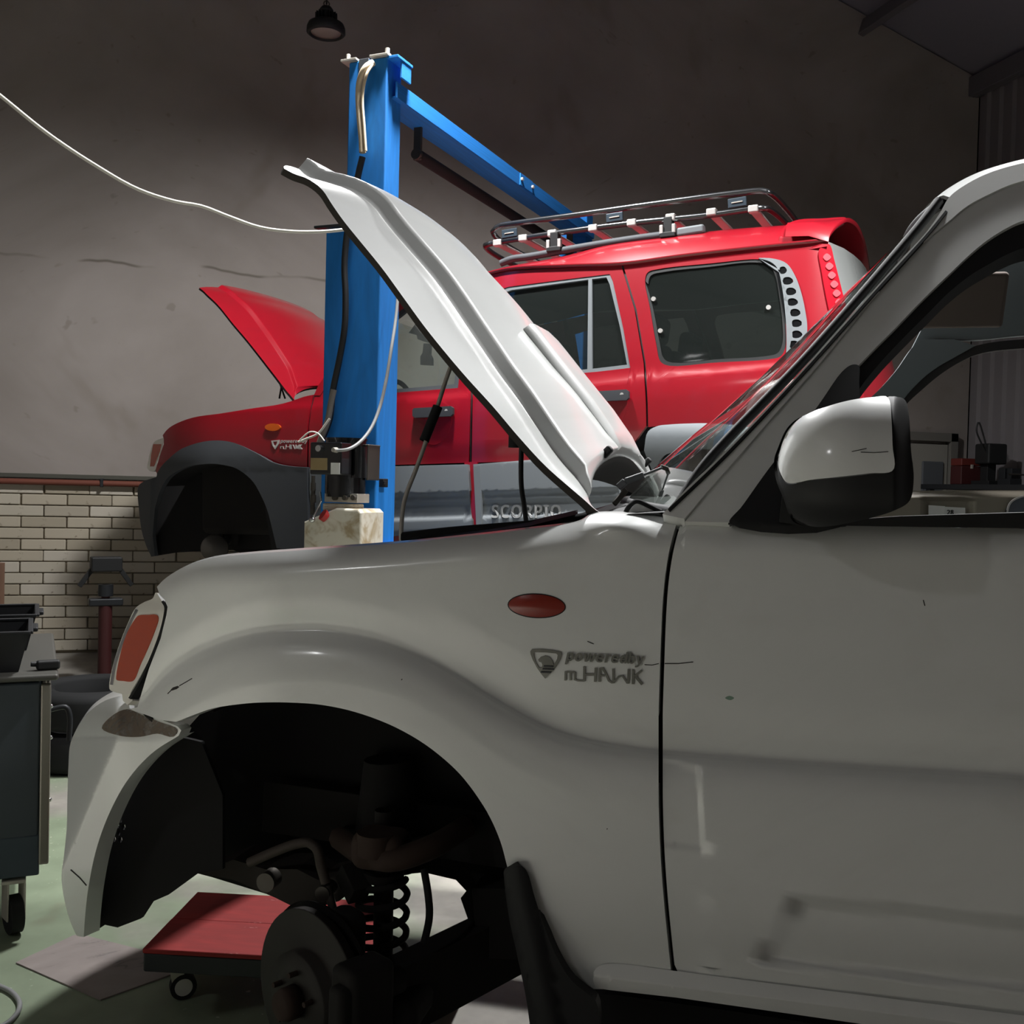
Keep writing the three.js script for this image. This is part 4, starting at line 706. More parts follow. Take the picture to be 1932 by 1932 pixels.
  add('window_divider', panel(RT, [[1110, 527], [1117, 526], [1117, 700], [1108, 701]], { o: rSurf, lift: -.004, th: .02, max: 20 }), M.clad, D2);
  for (const [x, y] of [[1233, 564], [1246, 624], [1450, 580]]) { const q = RT(x, y, rSurf(x, y) - .004); add('hinge_stud', cyl(.012, .012, q.x, q.y, q.z, Math.PI / 2), M.alu, D3); }
  // louvred vent strip behind the quarter window
  const holes = [[1477, 510], [1486, 530], [1492, 550], [1495, 570], [1500, 590], [1503, 610], [1503, 631], [1498, 650]].map(([x, y], i) => sp2([[x - 9, y - 1], [x - 7, y - 6], [x + 4, y - 7], [x + 11, y], [x + 5, y + 6], [x - 7, y + 6]].map(([a, b]) => i ? [a, b] : [x + (a - x) * .7, b]), 16, true).slice(0, -1));
  const vent = add('vent_strip', panel(RT, sp2([[1431, 487], [1460, 488], [1484, 497], [1500, 520], [1511, 550], [1519, 585], [1523, 620], [1518, 645], [1500, 662], [1484, 680], [1484, 650], [1483, 610], [1476, 545], [1466, 505], [1452, 493]], 60, true), { o: rSurf, lift: .008, holes, th: .03, max: 8 }), M.clad, D3);
  add('vent_backing', panel(RT, [[1462, 500], [1484, 500], [1520, 600], [1515, 650], [1490, 665], [1484, 620]], { o: rSurf, lift: .0035, th: .003, max: 8 }), M.gloss, vent);
  // door handles
  const handle = (cx, cy, k, par) => {
    const c = (x, y) => [cx + (x - 816) * k, cy + (y - 790) * k];
    add('handle_recess', panel(RT, sp2([[779, 790], [782, 770], [800, 760], [830, 758], [848, 768], [852, 788], [846, 815], [825, 838], [805, 836], [786, 815]].map((p) => c(...p)), 40, true), { o: rSurf, lift: .003, th: .006, max: 10, holes: [sp2([[800, 792], [816, 788], [834, 790], [834, 800], [824, 810], [806, 808]].map((p) => c(...p)), 20, true).slice(0, -1)] }), M.red, par);
    const h = add('door_handle', panel(RT, [[778, 773], [781, 770], [850, 766], [854, 769], [854, 781], [850, 785], [782, 788], [778, 785]].map((p) => c(...p)), { o: rSurf, lift: .035, th: .022, max: 8 }), M.trimDark, par);
    const l = RT(...c(842, 775), rSurf(...c(842, 775)) + .032); add('lock', cyl(.01, .006, l.x, l.y, l.z, Math.PI / 2), M.alu, h);
  };
  handle(816, 790, 1, D1); handle(1146, 760, 1.05, D2);
  // lower cladding
  const cladO = table([[860, .012], [872, .024], [880, .032], [930, .034], [940, .02], [947, .02], [958, .008], [975, .008], [984, .024], [1000, .022], [1020, 0]]);
  const c1 = add('door_cladding', panel(RT, [[584, 884], [882, 876], [886, 940], [893, 1004], [760, 1010], [584, 1030]], { o: (x, y) => cladO(y - (x - 760) * -.03), th: .03, max: 8 }), M.clad, red);
  const c2 = add('door_cladding', panel(RT, [[893, 876], [1010, 867], [1120, 864], [1160, 880], [1180, 1000], [900, 1004]], { o: (x, y) => cladO(y - (x - 760) * -.03), th: .03, max: 8 }), M.clad, red);
  add('door_jamb_strip', panel(RT, [[876, 872], [900, 871], [906, 1006], [884, 1008]], { o: .004, th: .02, max: 20 }), M.red, red);
  add('cladding_step', panel(RT, [[893, 882], [905, 878], [908, 930], [908, 1000], [899, 1000]], { o: .036, th: .02, max: 12 }), M.clad, c2);
  add('sill', panel(RT, [[584, 1030], [760, 1010], [900, 1004], [1180, 1000], [1180, 1030], [900, 1040], [584, 1065]], { o: -.03, th: .08, max: 30 }), M.red, red);
  { let x = 0; for (const ch of 'SCORPIO') { const S = 23, adv = font.data.glyphs[ch].ha / font.data.resolution * S; const g = new TextGeometry(ch, { font, size: S * .98, depth: .012, curveSegments: 4, bevelEnabled: false }), p = g.attributes.position; for (let i = 0; i < p.count; i++) { const a = 926 + x + p.getX(i), c = 977 - p.getY(i) * 1.1, q = RT(a, c, cladO(c + (a - 760) * .03) - .001 + p.getZ(i)); p.setXYZ(i, q.x, q.y, q.z); } g.computeVertexNormals(); add('letter', g, std('#6a6b6a', .5), c2); x += adv * .98; } }
  add('rear_arch_flare', panel(RT, [...sp2([[1215, 850], [1222, 815], [1240, 804], [1262, 801], [1300, 799], [1345, 799], [1420, 808], [1480, 840], [1520, 900]], 30), [1480, 900], ...sp2([[1440, 880], [1400, 858], [1340, 848], [1290, 850], [1250, 862], [1235, 900]], 20)], { o: (x, y) => .06 - .03 * ((y - 825) / 30) ** 2 * (y < 825 ? 1 : .3), th: .05, max: 10 }), M.clad, red);
  add('rear_wheel_house', panel(RT, [[1180, 860], [1250, 840], [1400, 850], [1500, 900], [1500, 1100], [1180, 1100]], { o: -.25, th: .02, back: true, max: 60 }), M.liner, red);
  // roof
  const gut = sp2([[752, 566], [790, 550], [884, 528], [960, 509], [1070, 503], [1176, 499], [1290, 484], [1431, 468], [1500, 461], [1563, 455]], 60), sil = sp2([[754, 560], [792, 544], [886, 524], [960, 505], [1070, 483], [1131, 464], [1246, 448], [1378, 434], [1484, 426], [1552, 420]], 60);
  const ga = gut.map(([x, y]) => RT(x, y, rSurf(x, y) - .004)), si = sil.map(([x, y]) => RT(x, y, rSurf(x, y) - .2)), rows = [ga];
  for (const t of [.15, .35, .6, .85, 1]) rows.push(ga.map((p, i) => V(lerp(p.x, si[i].x, t), lerp(p.y, si[i].y, 1 - (1 - t) ** 1.8), lerp(p.z, si[i].z, t))));
  rows.push(si.map((p) => V(p.x, p.y + .01, RZ)));
  const half = loft(rows); const roof = add('roof', half, M.red, red); add('roof', mirrorZ(half, RZ), M.red, red);
  add('rain_gutter', loft([ga.map((p) => V(p.x, p.y + .012, p.z + .016)), ga.map((p) => V(p.x, p.y - .004, p.z + .02)), ga.map((p) => V(p.x, p.y - .006, p.z - .002))]), M.red, roof);
  add('windscreen', loft([0, .25, .5, .75, 1].map((t) => { const a = RT(596, 738, -.06), b = RT(720, 590, -.2); return [a, b].map((p) => V(p.x - .12 * Math.sin(Math.PI * t), p.y, lerp(p.z, 2 * RZ - p.z, t))); })), M.glass, red);
  add('a_pillar', panel(RT, [[592, 746], [600, 728], [650, 655], [700, 596], [712, 596], [690, 622], [640, 690], [604, 746]], { o: rSurf, lift: .004, th: .05, max: 14 }), M.red, red);
  // tail: lamp, hatch, spoiler
  add('tail_lamp', panel(RT, sp2([[1545, 472], [1553, 464], [1565, 461], [1574, 490], [1583, 525], [1591, 557], [1600, 600], [1600, 640], [1580, 640], [1568, 600], [1557, 550], [1550, 510]], 50, true), { o: rSurf, lift: .012 , th: .03, max: 6 }), phys('#b01828', .15, { clearcoat: 1 }), red);
  for (let i = 0; i < 6; i++) { const x = 1560 + i * 4.6, y = 485 + i * 17; add('lamp_cup', panel(RT, sp2([[x - 7, y], [x, y - 7], [x + 8, y], [x, y + 7]], 16, true), { o: rSurf, lift: .018, th: .006, max: 5 }), phys('#e05a62', .1, { clearcoat: 1 }), red); }
  const te = sp2([[1563, 456], [1576, 505], [1592, 560], [1612, 640], [1630, 740], [1640, 860], [1644, 1000]], 24).map(([x, y]) => RT(x, y, rSurf(x, y))), tr = []; for (let k = 0; k <= 8; k++) { const t = k / 8; tr.push(te.map((p) => V(p.x + .1 * Math.sin(Math.PI * t) ** .7, p.y, lerp(p.z, 2 * RZ - p.z, t)))); }
  const hatch = add('tailgate', loft(tr.map((r) => r.slice(9))), M.red, red);
  add('rear_glass', loft(tr.map((r) => r.slice(0, 10))), phys('#8d908e', .2, { clearcoat: .6 }), hatch);
  const lip = spline([[1563, 456, -.12], [1565, 444, -.14], [1572, 431, -.18], [1584, 419, -.24], [1600, 411, -.34], [1616, 420, -.55], [1629, 446, -.85], [1636, 470, -1.1], [1641, 500, -1.36], [1643, 522, -1.52], [1643, 535, -1.58]], 50).map((p) => RT(p.x, p.y, p.z));
  const b0 = RT(1490, 427, -.25), root = lip.map((p) => V(b0.x, Math.min(b0.y + .006, p.y + .05), p.z)), mid = lip.map((p, i) => V(lerp(root[i].x, p.x, .55), lerp(root[i].y, p.y, .45) + .012, p.z));
  const spo = add('roof_spoiler', loft([root, mid, lip, lip.map((p) => V(p.x - .004, p.y - .022, p.z))]), M.red, red);
  add('spoiler_underside', loft([lip.map((p) => V(p.x - .004, p.y - .022, p.z)), lip.map((p) => V(p.x - .12, p.y - .03, p.z)), lip.map((p) => V(p.x - .24, p.y - .09, p.z))]), M.red, spo);
  add('spoiler_side', panel(RT, sp2([[1478, 430], [1500, 416], [1552, 412], [1596, 411], [1580, 422], [1570, 434], [1564, 446], [1563, 455], [1500, 462], [1470, 465]], 60, true), { o: (x, y) => rSurf(x, y) - .02 - .0022 * Math.max(0, 448 - y) - .00006 * Math.max(0, 448 - y) ** 2, th: .03, max: 6 }), M.red, spo);
  // roof rails
  const rl = (z) => tube([[945, 497], [965, 489], [1000, 484], [1100, 466], [1202, 450], [1280, 440], [1326, 434]].map(([x, y]) => { const p = RT(x, y, -.3); return V(p.x, p.y, z); }), .022, 50);
  for (const z of [-.3, 2 * RZ + .3]) { const r = add('roof_rail', rl(z), M.cladDark, red); const c = RT(1303, 436, -.3); add('rail_end_cap', bx(.16, .05, .05, c.x, c.y, z, .015, 0, 0, .04), M.clad, r); }
  // cabin
  add('headliner', loft([ga, si.map((p) => V(p.x, p.y - .03, RZ)), ga.map((p) => V(p.x, p.y, 2 * RZ - p.z))]), M.headliner, red);
  const fl = RT(900, 1000, 0); add('cabin_floor', bx(3.2, .08, 1.55, 1.9, fl.y, RZ), M.under, red);
  const seat = (x, z, w) => { const s = new THREE.Group(); s.name = 'seat'; red.add(s); const y = RT(900, 740, 0).y; add('cushion', bx(.5, .16, w, x, y - .32, z, .06), M.trimDark, s); add('backrest', bx(.15, .66, w, x + .28, y - .02, z, .06, 0, 0, -.18), M.trimDark, s); add('headrest', bx(.1, .16, .26, x + .37, y + .36, z, .04, 0, 0, -.15), M.trimDark, s); };
  seat(1.15, RZ + .36, .5); seat(1.15, RZ - .36, .5); seat(2.05, RZ + .36, .55); seat(2.05, RZ - .36, .55);
  const st = RT(757, 745, -.4); add('steering_wheel', move(new THREE.TorusGeometry(.19, .016, 10, 40), st.x - .05, st.y - .1, -.42, 0, Math.PI / 2 - .1, .35), M.black, red);
  add('dashboard', bx(.4, .3, 1.45, st.x - .35, st.y - .2, RZ, .08), M.black, red);
  const ph = new THREE.Group(); ph.name = 'dash_camera_mount'; red.add(ph);
  const pm = (x, y) => RT(x, y, -.8); add('camera_body', panel(RT, [[771, 628], [783, 612], [795, 614], [800, 609], [808, 611], [812, 620], [835, 630], [835, 636], [812, 636], [808, 644], [802, 645], [788, 640], [786, 632]], { o: -.8, th: .06, max: 12, back: true }), M.black, ph);
  add('phone_cradle', panel(RT, [[799, 648], [811, 648], [811, 656], [810, 668], [814, 676], [814, 689], [793, 688], [793, 672], [797, 666]], { o: -.8, th: .03, max: 12, back: true }), M.black, ph);
  add('interior_mirror', bx(.02, .06, .2, ...pm(824, 641).toArray(), .015), M.black, ph);
  // underbody
  add('chassis_rail', merge(bar([-.7, fl.y - .08, -.45], [3.2, fl.y - .08, -.45], .1, .14), bar([-.7, fl.y - .08, 2 * RZ + .45], [3.2, fl.y - .08, 2 * RZ + .45], .1, .14)), M.under, red);
  add('engine_bay', bx(1.0, .5, 1.2, -.25, fl.y + .2, RZ, .05), M.under, red);
}
// roof rack
{
  const rackM = red.matrixWorld, rack = new THREE.Group(); rack.name = 'roof_rack'; scene.add(rack); rack.applyMatrix4(rackM); tag(rack, 'chrome roof rack basket with cross slats on the red car', 'roof rack');
  const z0 = -.3, z1 = 2 * RZ + .3, q = (x, y, z = z0) => RT(x, y, z);
  const rail = (near, r) => { const a = near.map(([x, y]) => q(x, y)), f = a.map((p) => V(p.x, p.y, z1)).reverse(); const loopPts = [...a, ...f]; return tube(loopPts, r, 160, 10, true); };
  const dk = std('#5d5e60', .25, .9);
  add('lower_rail', rail([[916, 463], [935, 458], [982, 450], [1070, 437], [1202, 420], [1330, 407], [1432, 393], [1446, 393]], .017), dk, rack);
  add('upper_rail', rail([[930, 437], [938, 428], [955, 424], [1070, 408], [1246, 383], [1400, 363], [1440, 360], [1452, 364]], .017), dk, rack);
  for (const [x, y] of [[940, 459], [988, 450], [1043, 441], [1120, 431], [1193, 421], [1266, 411], [1343, 401], [1422, 395]]) {
    const a = q(x, y), s = add('cross_slat', merge(bar([a.x, a.y - .004, z0 + .02], [a.x, a.y - .004, z1 - .02], .05, .014)), M.alu, rack); add('clamp', bx(.055, .04, .045, a.x, a.y, z0, .008), M.alu, s);
  }
  for (const [x, y] of [[963, 441], [1161, 411], [1392, 383]]) { const a = q(x, y); add('side_plate', bx(.1, .05, .012, a.x, a.y, z0 + .012, .004, 0, 0, .04), std('#3a4650', .4, .3), rack); add('slot_mark', bx(.06, .006, .004, a.x, a.y, z0 + .02, .001, 0, 0, .04), M.zinc, rack); }
  for (const [x, y] of [[1048, 452], [1262, 424]]) for (const z of [z0, z1]) { const a = q(x, y); add('mounting_foot', merge(bx(.05, .11, .05, a.x, a.y - .015, z, .006), bx(.09, .03, .07, a.x, a.y - .06, z, .006)), M.black, rack); add('foot_bolt', merge(bx(.02, .05, .03, a.x - .035, a.y - .03, z + .02, .004), bx(.02, .05, .03, a.x + .035, a.y - .03, z + .02, .004)), M.alu, rack); }
}

// ---------------------------------------------------------------- two-post lift
const LT = YAW + R(-23), lx = place(Math.cos(R(23)), 0, Math.sin(R(23))), lz = place(-Math.sin(R(23)), 0, Math.cos(R(23)));
const LW = .345, LD = .205;
const corner = at(709, 960, 5.5), post0 = corner.clone().addScaledVector(lx, -LD / 2 - .07).addScaledVector(lz, -LD / 2); post0.addScaledVector(lx, -(LW - LD) / 2 + .07); post0.y = 0;
const lift = thing('vehicle_lift', 'blue two post vehicle lift with overhead beam beside the red car', 'lift', post0.toArray(), LT);
const FT = chart(lift);                                            // x right along the front face, z out of it
const FZ = LD / 2, SPAN = -3.2;
const lowTop = FT(625, 432, FZ).y, upTop = FT(690, 112, FZ - .02).y;
{
  const cu = FT(727, 300, .155 / 2), UW = .235, ux = cu.x - UW / 2;   // inner upper column
  for (const z of [0, SPAN]) {
    const c = add('lower_column', bx(LW, lowTop, LD, 0, lowTop / 2, z, .012), M.blue, lift);
    if (!z) { const n = upTop - lowTop + .3; add('upper_column', merge(bx(UW, n, .155, ux, upTop - n / 2, 0, .01)), M.blue, lift); } else add('upper_column', bx(UW, upTop - lowTop + .3, .155, ux, upTop - (upTop - lowTop + .3) / 2, z, .01), M.blue, lift);
    add('base_plate', bx(.6, .02, .5, 0, .01, z, .004), M.blue, lift);
    const carY = red.position.y + .12, s = z ? 1 : -1;
    add('carriage', bx(LW + .04, .6, LD + .04, 0, carY, z + s * .02, .01), M.blue, lift);
    for (const e of [-1, 1]) { const a = add('lift_arm', bar([e * .1, carY - .12, z + s * .15], [e * .95, carY - .12, z + s * .62], .1, .09), M.blue, lift); add('arm_pad', cyl(.06, .1, e * .92, carY - .03, z + s * .6), M.rubber, a); }
  }
  for (const [x0, x1] of [[-.155, -.06], [.02, .13]]) add('top_flange', bx(x1 - x0, .012, .2, ux + (x0 + x1) / 2, upTop + .006, 0, .002), M.zinc, lift);
  for (const x of [-.14, .1]) { const b = add('flange_bolt', merge(cyl(.012, .05, ux + x, upTop + .03, .05, 0, 0, 0, .012, 6), cyl(.02, .015, ux + x, upTop + .018, .05, 0, 0, 0, .02, 6)), M.zinc, lift); }
  add('column_notch', bx(.06, .075, .01, ux - .025, upTop - .03, .075, .002), std('#3b4046', .8), lift);
  add('side_bracket', bx(.07, .014, .16, ux + UW / 2 + .03, upTop - .005, .0, .002), M.blue, lift);
  add('bracket_plate', bx(.012, .1, .1, ux + UW / 2 + .055, upTop - .05, -.02, .002), M.blue, lift);
  // overhead beam, channel section running to the far post
  const by = FT(762, 170, 0).y, bx0 = ux + UW / 2 - .05;
  const beam = add('overhead_beam', merge(bx(.012, .085, -SPAN + .05, bx0 + .075, by - .002, SPAN / 2, .002), bx(.15, .012, -SPAN + .05, bx0, by - .04, SPAN / 2, .002), bx(.012, .085, -SPAN + .05, bx0 - .075, by - .002, SPAN / 2, .002)), M.blue, lift);
  add('beam_splice', bx(.006, .08, .22, bx0 + .084, by, SPAN * .55, .002), M.blue, beam);
  for (const z of [SPAN * .52, SPAN * .58]) add('splice_bolt', cyl(.012, .02, bx0 + .092, by, z, 0, 0, Math.PI / 2, .012, 6), M.zinc, beam);
  add('cutoff_bar', rod([bx0 - .03, by - .2, -.42], [bx0 - .03, by - .2, SPAN + .25], .034), M.rubber, lift);
  for (const z of [-.42, SPAN + .25]) { const k = add('bar_bracket', merge(bx(.05, .2, .02, bx0 - .03, by - .13, z, .006), cyl(.03, .05, bx0 - .03, by - .2, z, Math.PI / 2)), M.steel, lift); }
  add('cable_tray_plate', bx(.16, .014, .1, FT(632, 432, FZ).x, FT(632, 433, FZ).y, FZ + .03, .003), M.darkSteel, lift);
  const clip = FT(754, 912, 0); add('stop_block', merge(bx(.03, .045, .05, LW / 2 + .012, clip.y, .05, .004), bx(.012, .02, .02, LW / 2 + .03, clip.y, .07, .002)), M.black, lift);
}
const LW2 = (px, py, z) => FT(px, py, z).applyMatrix4(lift.matrixWorld);
// hydraulic power unit hung on the post
{
  const o = FT(640, 1000, FZ + .2), g = thing('hydraulic_power_unit', 'black pump motor with white oil tank mounted on the blue lift post', 'pump', post0.toArray(), LT);
  const B = (x0, y0, x1, y1, z, d, r = .006) => { const a = FT(x0, y0, z), b = FT(x1, y1, z); return bx(Math.abs(b.x - a.x), Math.abs(a.y - b.y), d, (a.x + b.x) / 2, (a.y + b.y) / 2, z - d / 2, r); };
  const Z = FZ, X = (px, py, z) => FT(px, py, z);
  const mt = X(640, 828, Z + .2), mb = X(640, 932, Z + .2), hh = mt.y - mb.y;
  add('motor', merge(cyl(.105, hh, mt.x, (mt.y + mb.y) / 2, Z + .13), cyl(.109, .012, mt.x, mt.y, Z + .13), cyl(.1, .03, mt.x, mb.y + .0, Z + .13)), M.gloss, g);
  add('motor_bracket', merge(B(672, 838, 696, 842, Z + .12, .12), B(690, 840, 694, 906, Z + .12, .12)), M.steel, g);
  add('capacitor', cyl(.045, .16, ...X(676, 872, Z + .16).toArray()), M.gloss, g);
  const jb = add('junction_box', B(585, 834, 643, 896, Z + .32, .1, .008), M.gloss, g);
  add('push_button', move(new THREE.CylinderGeometry(.016, .016, .02, 20), ...X(602, 846, Z + .33).toArray(), Math.PI / 2), M.chrome, jb);
  add('rating_plate', B(586, 864, 617, 887, Z + .3215, .002, .001), M.labelTan, jb);
  add('notice_sticker', B(624, 873, 641, 895, Z + .3215, .002, .001), M.paper, jb);
  add('cable_gland', move(new THREE.CylinderGeometry(.011, .014, .035, 12), ...X(632, 849, Z + .335).toArray(), Math.PI / 2, 0, 0), M.zinc, jb);
  const vb = add('valve_block', B(612, 930, 674, 949, Z + .2, .12, .004), M.zinc, g);
  for (const x of [632, 651, 667]) add('valve_plug', cyl(.014, .02, ...X(x, 939, Z + .21).toArray(), Math.PI / 2, 0, 0, .014, 8), M.steel, vb);
  add('valve_neck', B(608, 949, 664, 965, Z + .19, .12, .008), M.tank, g);
  add('release_lever', merge(rod(X(604, 928, Z + .24).toArray(), X(606, 945, Z + .25).toArray(), .005), rod(X(606, 945, Z + .25).toArray(), X(590, 978, Z + .27).toArray(), .005), move(new THREE.SphereGeometry(.017, 16, 12), ...X(589, 980, Z + .27).toArray())), M.chrome, g);
  add('gauge_stack', merge(...[[591, 905, .010], [591, 918, .014], [591, 930, .011], [591, 941, .015], [590, 953, .011], [590, 964, .013]].map(([x, y, r]) => cyl(r, .04, ...X(x, y, Z + .22).toArray()))), M.steel, g);
  const T0 = X(575, 985, Z + .26), T1 = X(677, 965, Z + .26), by = .78, w = T1.x - T0.x, th = T1.y - by;
  const sh = new THREE.Shape([[-w / 2, -th / 2], [w / 2, -th / 2], [w / 2, th / 2 - .012], [w / 2 - .014, th / 2], [.02, th / 2], [-w / 2, th / 2 - .07]].map((p) => new THREE.Vector2(...p)));
  add('oil_tank', new THREE.ExtrudeGeometry(sh, { depth: .2, bevelEnabled: true, bevelSize: .012, bevelThickness: .012, bevelSegments: 3 }).translate((T0.x + T1.x) / 2, by + th / 2, Z + .04), M.tank, g);
  const cp = X(608, 972, Z + .27); add('filler_cap', cyl(.03, .025, cp.x, cp.y - .003, cp.z - .02, .9, 0, .5), M.redPlastic, g);
  add('tank_bracket', bx(.3, .02, .2, (T0.x + T1.x) / 2, by - .02, Z + .12), M.darkSteel, g);
}
// cables and hoses
{
  const w = (pts, z) => pts.map(([x, y, d]) => LW2(x, y, d === undefined ? z : d));
  const hose = tag(add('hydraulic_hose', tube(w([[684, 296], [676, 330], [655, 440], [650, 500], [652, 560], [650, 620], [640, 680], [628, 738], [622, 790], [604, 838]], FZ + .035), .017, 90), M.hose), 'black hydraulic hose running down the front of the blue post', 'hose');
  hose.userData.group = undefined; delete hose.userData.group;
  tag(add('cable_bundle', merge(tube(w([[704, 118, FZ + .0], [690, 128, FZ + .03], [680, 150, FZ + .03], [677, 178, FZ + .02], [679, 220, FZ + .02], [683, 262, FZ + .02], [684, 288, FZ + .02]], 0), .018, 60), tube(w([[703, 121, FZ + .01], [692, 140, FZ + .04], [684, 178, FZ + .03], [687, 240, FZ + .03], [690, 285, FZ + .03]], 0), .008, 50)), M.cableBeige), 'beige taped cable bundle hanging at the top of the blue post', 'cable');
  tag(add('motor_cable', tube(w([[752, 545, FZ - .04], [747, 600, FZ], [738, 660, FZ + .06], [728, 720, FZ + .09], [716, 770, FZ + .12], [700, 808, FZ + .18], [678, 835, FZ + .26], [655, 848, FZ + .33], [636, 850, FZ + .345]], 0), .0085, 80), M.cableGrey), 'grey motor cable curving down the blue post into the pump', 'cable');
  tag(add('earth_wire', merge(tube(w([[563, 834], [578, 828], [600, 818], [622, 790]], FZ + .22), .006, 30), tube(w([[566, 830], [585, 815], [600, 818], [612, 832]], FZ + .3), .004, 30)), M.cable), 'thin white wire looping beside the black pump motor', 'wire');
  tag(add('sleeved_cable', tube(w([[630, 735], [624, 762], [618, 795], [606, 826], [602, 838]], FZ + .07), .016, 40), std('#77716a', .7)), 'grey sleeved cable end entering the pump motor top', 'cable');
  const far = V(XL + .05, 5.0, 4.6).applyMatrix4(roomMatrix), s = [[-320, -60, 4.8], [-80, 118, 4.9], [0, 180, 4.95], [90, 252, 5], [180, 312, 5.05], [260, 357, 5.1], [330, 380, 5.15], [380, 389, 5.2], [430, 408, 5.25], [490, 429, 5.3], [550, 437, 5.32], [610, 437, 5.34], [652, 433, 5.36]];
  tag(add('supply_cable', tube([far, far.clone().lerp(at(-320, -60, 4.8), .5).setY(4.25), ...s.map((p) => at(...p))], .009, 180), M.cable), 'white supply cable sagging from the upper left to the blue post', 'cable');
}
// ---------------------------------------------------------------- left side: cart, crates and bits
{
  const C = place(-1.40, 0, -3.26), turn = Math.atan2(.415, .91), g = thing('tool_cart', 'dark blue grey steel tool cart on casters at the left edge', 'tool cart', [C.x, 0, C.z], turn * -1 + 0);
  // local frame: x right, z towards the camera; the cart's right side runs back and to the left
  g.rotation.y = YAW + Math.atan2(.415, .91); g.updateMatrixWorld(true);
  const h = .825, w = .75, d = .95, b = .19;
  add('body', bx(w - .06, h - b - .03, d - .1, -w / 2 - .02, (h + b) / 2 - .01, -d / 2 - .02, .008), M.cart, g);
  add('skirt', bx(w - .055, .13, d - .095, -w / 2 - .02, b + .06, -d / 2 - .02, .006), std('#39454f', .5), g);
  add('worktop', bx(w, .02, d, -w / 2, h, -d / 2, .01), M.cartTop, g);
  for (let i = 0; i < 4; i++) add('drawer_front', bx(.016, .13, d - .2, -.04, .3 + i * .145, -d / 2 - .02, .005), M.cartSteel, g);
  for (const z of [-.07, -.14]) add('corner_rail', bx(.03, h - b - .06, .024, -.035, (h + b) / 2, z, .006), M.cartSteel, g);
  for (const y of [.72, .62, .42]) add('rivet', move(new THREE.SphereGeometry(.007, 10, 8), -.02, y, -.08), M.chrome, g);
  add('door_handle', tube([[-.02, .66, -.32], [.03, .665, -.32], [.042, .64, -.32], [.042, .55, -.32]], .009, 24), M.darkSteel, g);
  for (const [x, z] of [[-.12, -.1], [-.62, -.1], [-.12, -.86], [-.62, -.86]]) { const c = new THREE.Group(); c.name = 'caster'; g.add(c); add('wheel', cyl(.06, .036, x, .06, z, 0, .3, Math.PI / 2), M.rubber, c); add('fork', merge(bx(.006, .12, .06, x - .024, .105, z, .002, 0, .3), bx(.006, .12, .06, x + .024, .105, z, .002, 0, .3), bx(.07, .012, .07, x, .172, z, .003)), M.zinc, c); }
  // black open crates stacked on the worktop
  const crate = (x, y, z, label) => {
    const c = thing('plastic_crate', label, 'crate', V(x, y, z).applyMatrix4(g.matrixWorld).toArray(), g.rotation.y, 'black crates on the tool cart');
    const W = .5, D = .34, H = .125, t = .006, prof = (s) => [[-W / 2 * s, -D / 2 * s], [W / 2 * s, -D / 2 * s], [W / 2 * s, D / 2 * s], [-W / 2 * s, D / 2 * s]].map(([a, bb]) => V(a, 0, bb));
    const ring = (s, yy) => { const q = prof(s).map((p) => V(p.x, yy, p.z)); return [...q, q[0].clone()]; };
    add('crate_body', toCreasedNormals(merge(loft([ring(.86, 0), ring(.98, H)], { flip: true }), loft([ring(.84, .006), ring(.96, H)]), new THREE.BoxGeometry(W * .85, .006, D * .85).translate(0, .003, 0)), .4), M.crate, c);
    for (const [a2, b2] of [[0, 1], [1, 2], [2, 3], [3, 0]]) { const q = prof(.99); add('crate_rim', bar([q[a2].x, H, q[a2].z], [q[b2].x, H, q[b2].z], .016, .01), M.crate, c); }
    for (const s of [-1, 1]) add('crate_handle', bx(.03, .014, .12, s * W * .51, H - .006, 0, .005), M.crate, c);
    return c;
  };
  crate(-.33, h + .011, -.22, 'front black plastic crate nearest the worktop edge of the tool cart');
  crate(-.31, h + .011, -.66, 'rear black plastic crate behind the first on the tool cart');
  const P = (x, y, z) => V(x, y, z).applyMatrix4(g.matrixWorld).toArray();
  const rb = thing('small_red_box', 'small red and black box behind the crates on the tool cart', 'box', P(-.2, h + .011, -.885), g.rotation.y);
  add('box_body', bx(.11, .08, .06, 0, .04, 0), std('#3a2a26', .7), rb); add('box_lid', bx(.105, .012, .058, 0, .085, 0), std('#8a3a30', .6), rb);
  const cn = thing('spray_can_cluster', 'dark round tins beside the small red box on the cart', 'tins', P(-.4, h + .011, -.89), 0);
  add('tin', cyl(.04, .07, 0, .035, 0), std('#4a4542', .5), cn); add('tin', cyl(.035, .065, -.09, .0325, .01), std('#5c5550', .5), cn);
  const wb = thing('wheel_brush', 'short dark brush lying on the cart worktop', 'brush', P(-.05, h + .011, -.09), g.rotation.y + .1);
  add('brush_block', bx(.07, .03, .03, .02, .015, 0, .008), M.black, wb); add('brush_handle', rod([-.01, .018, 0], [-.03, .02, .0], .008), M.black, wb);
  const pt = at(-6, 1062, 5); tag(add('brown_pole', cyl(.035, pt.y, pt.x, pt.y / 2, pt.z), M.wood), 'brown upright pole at the left edge before the bricks', 'pole');
}
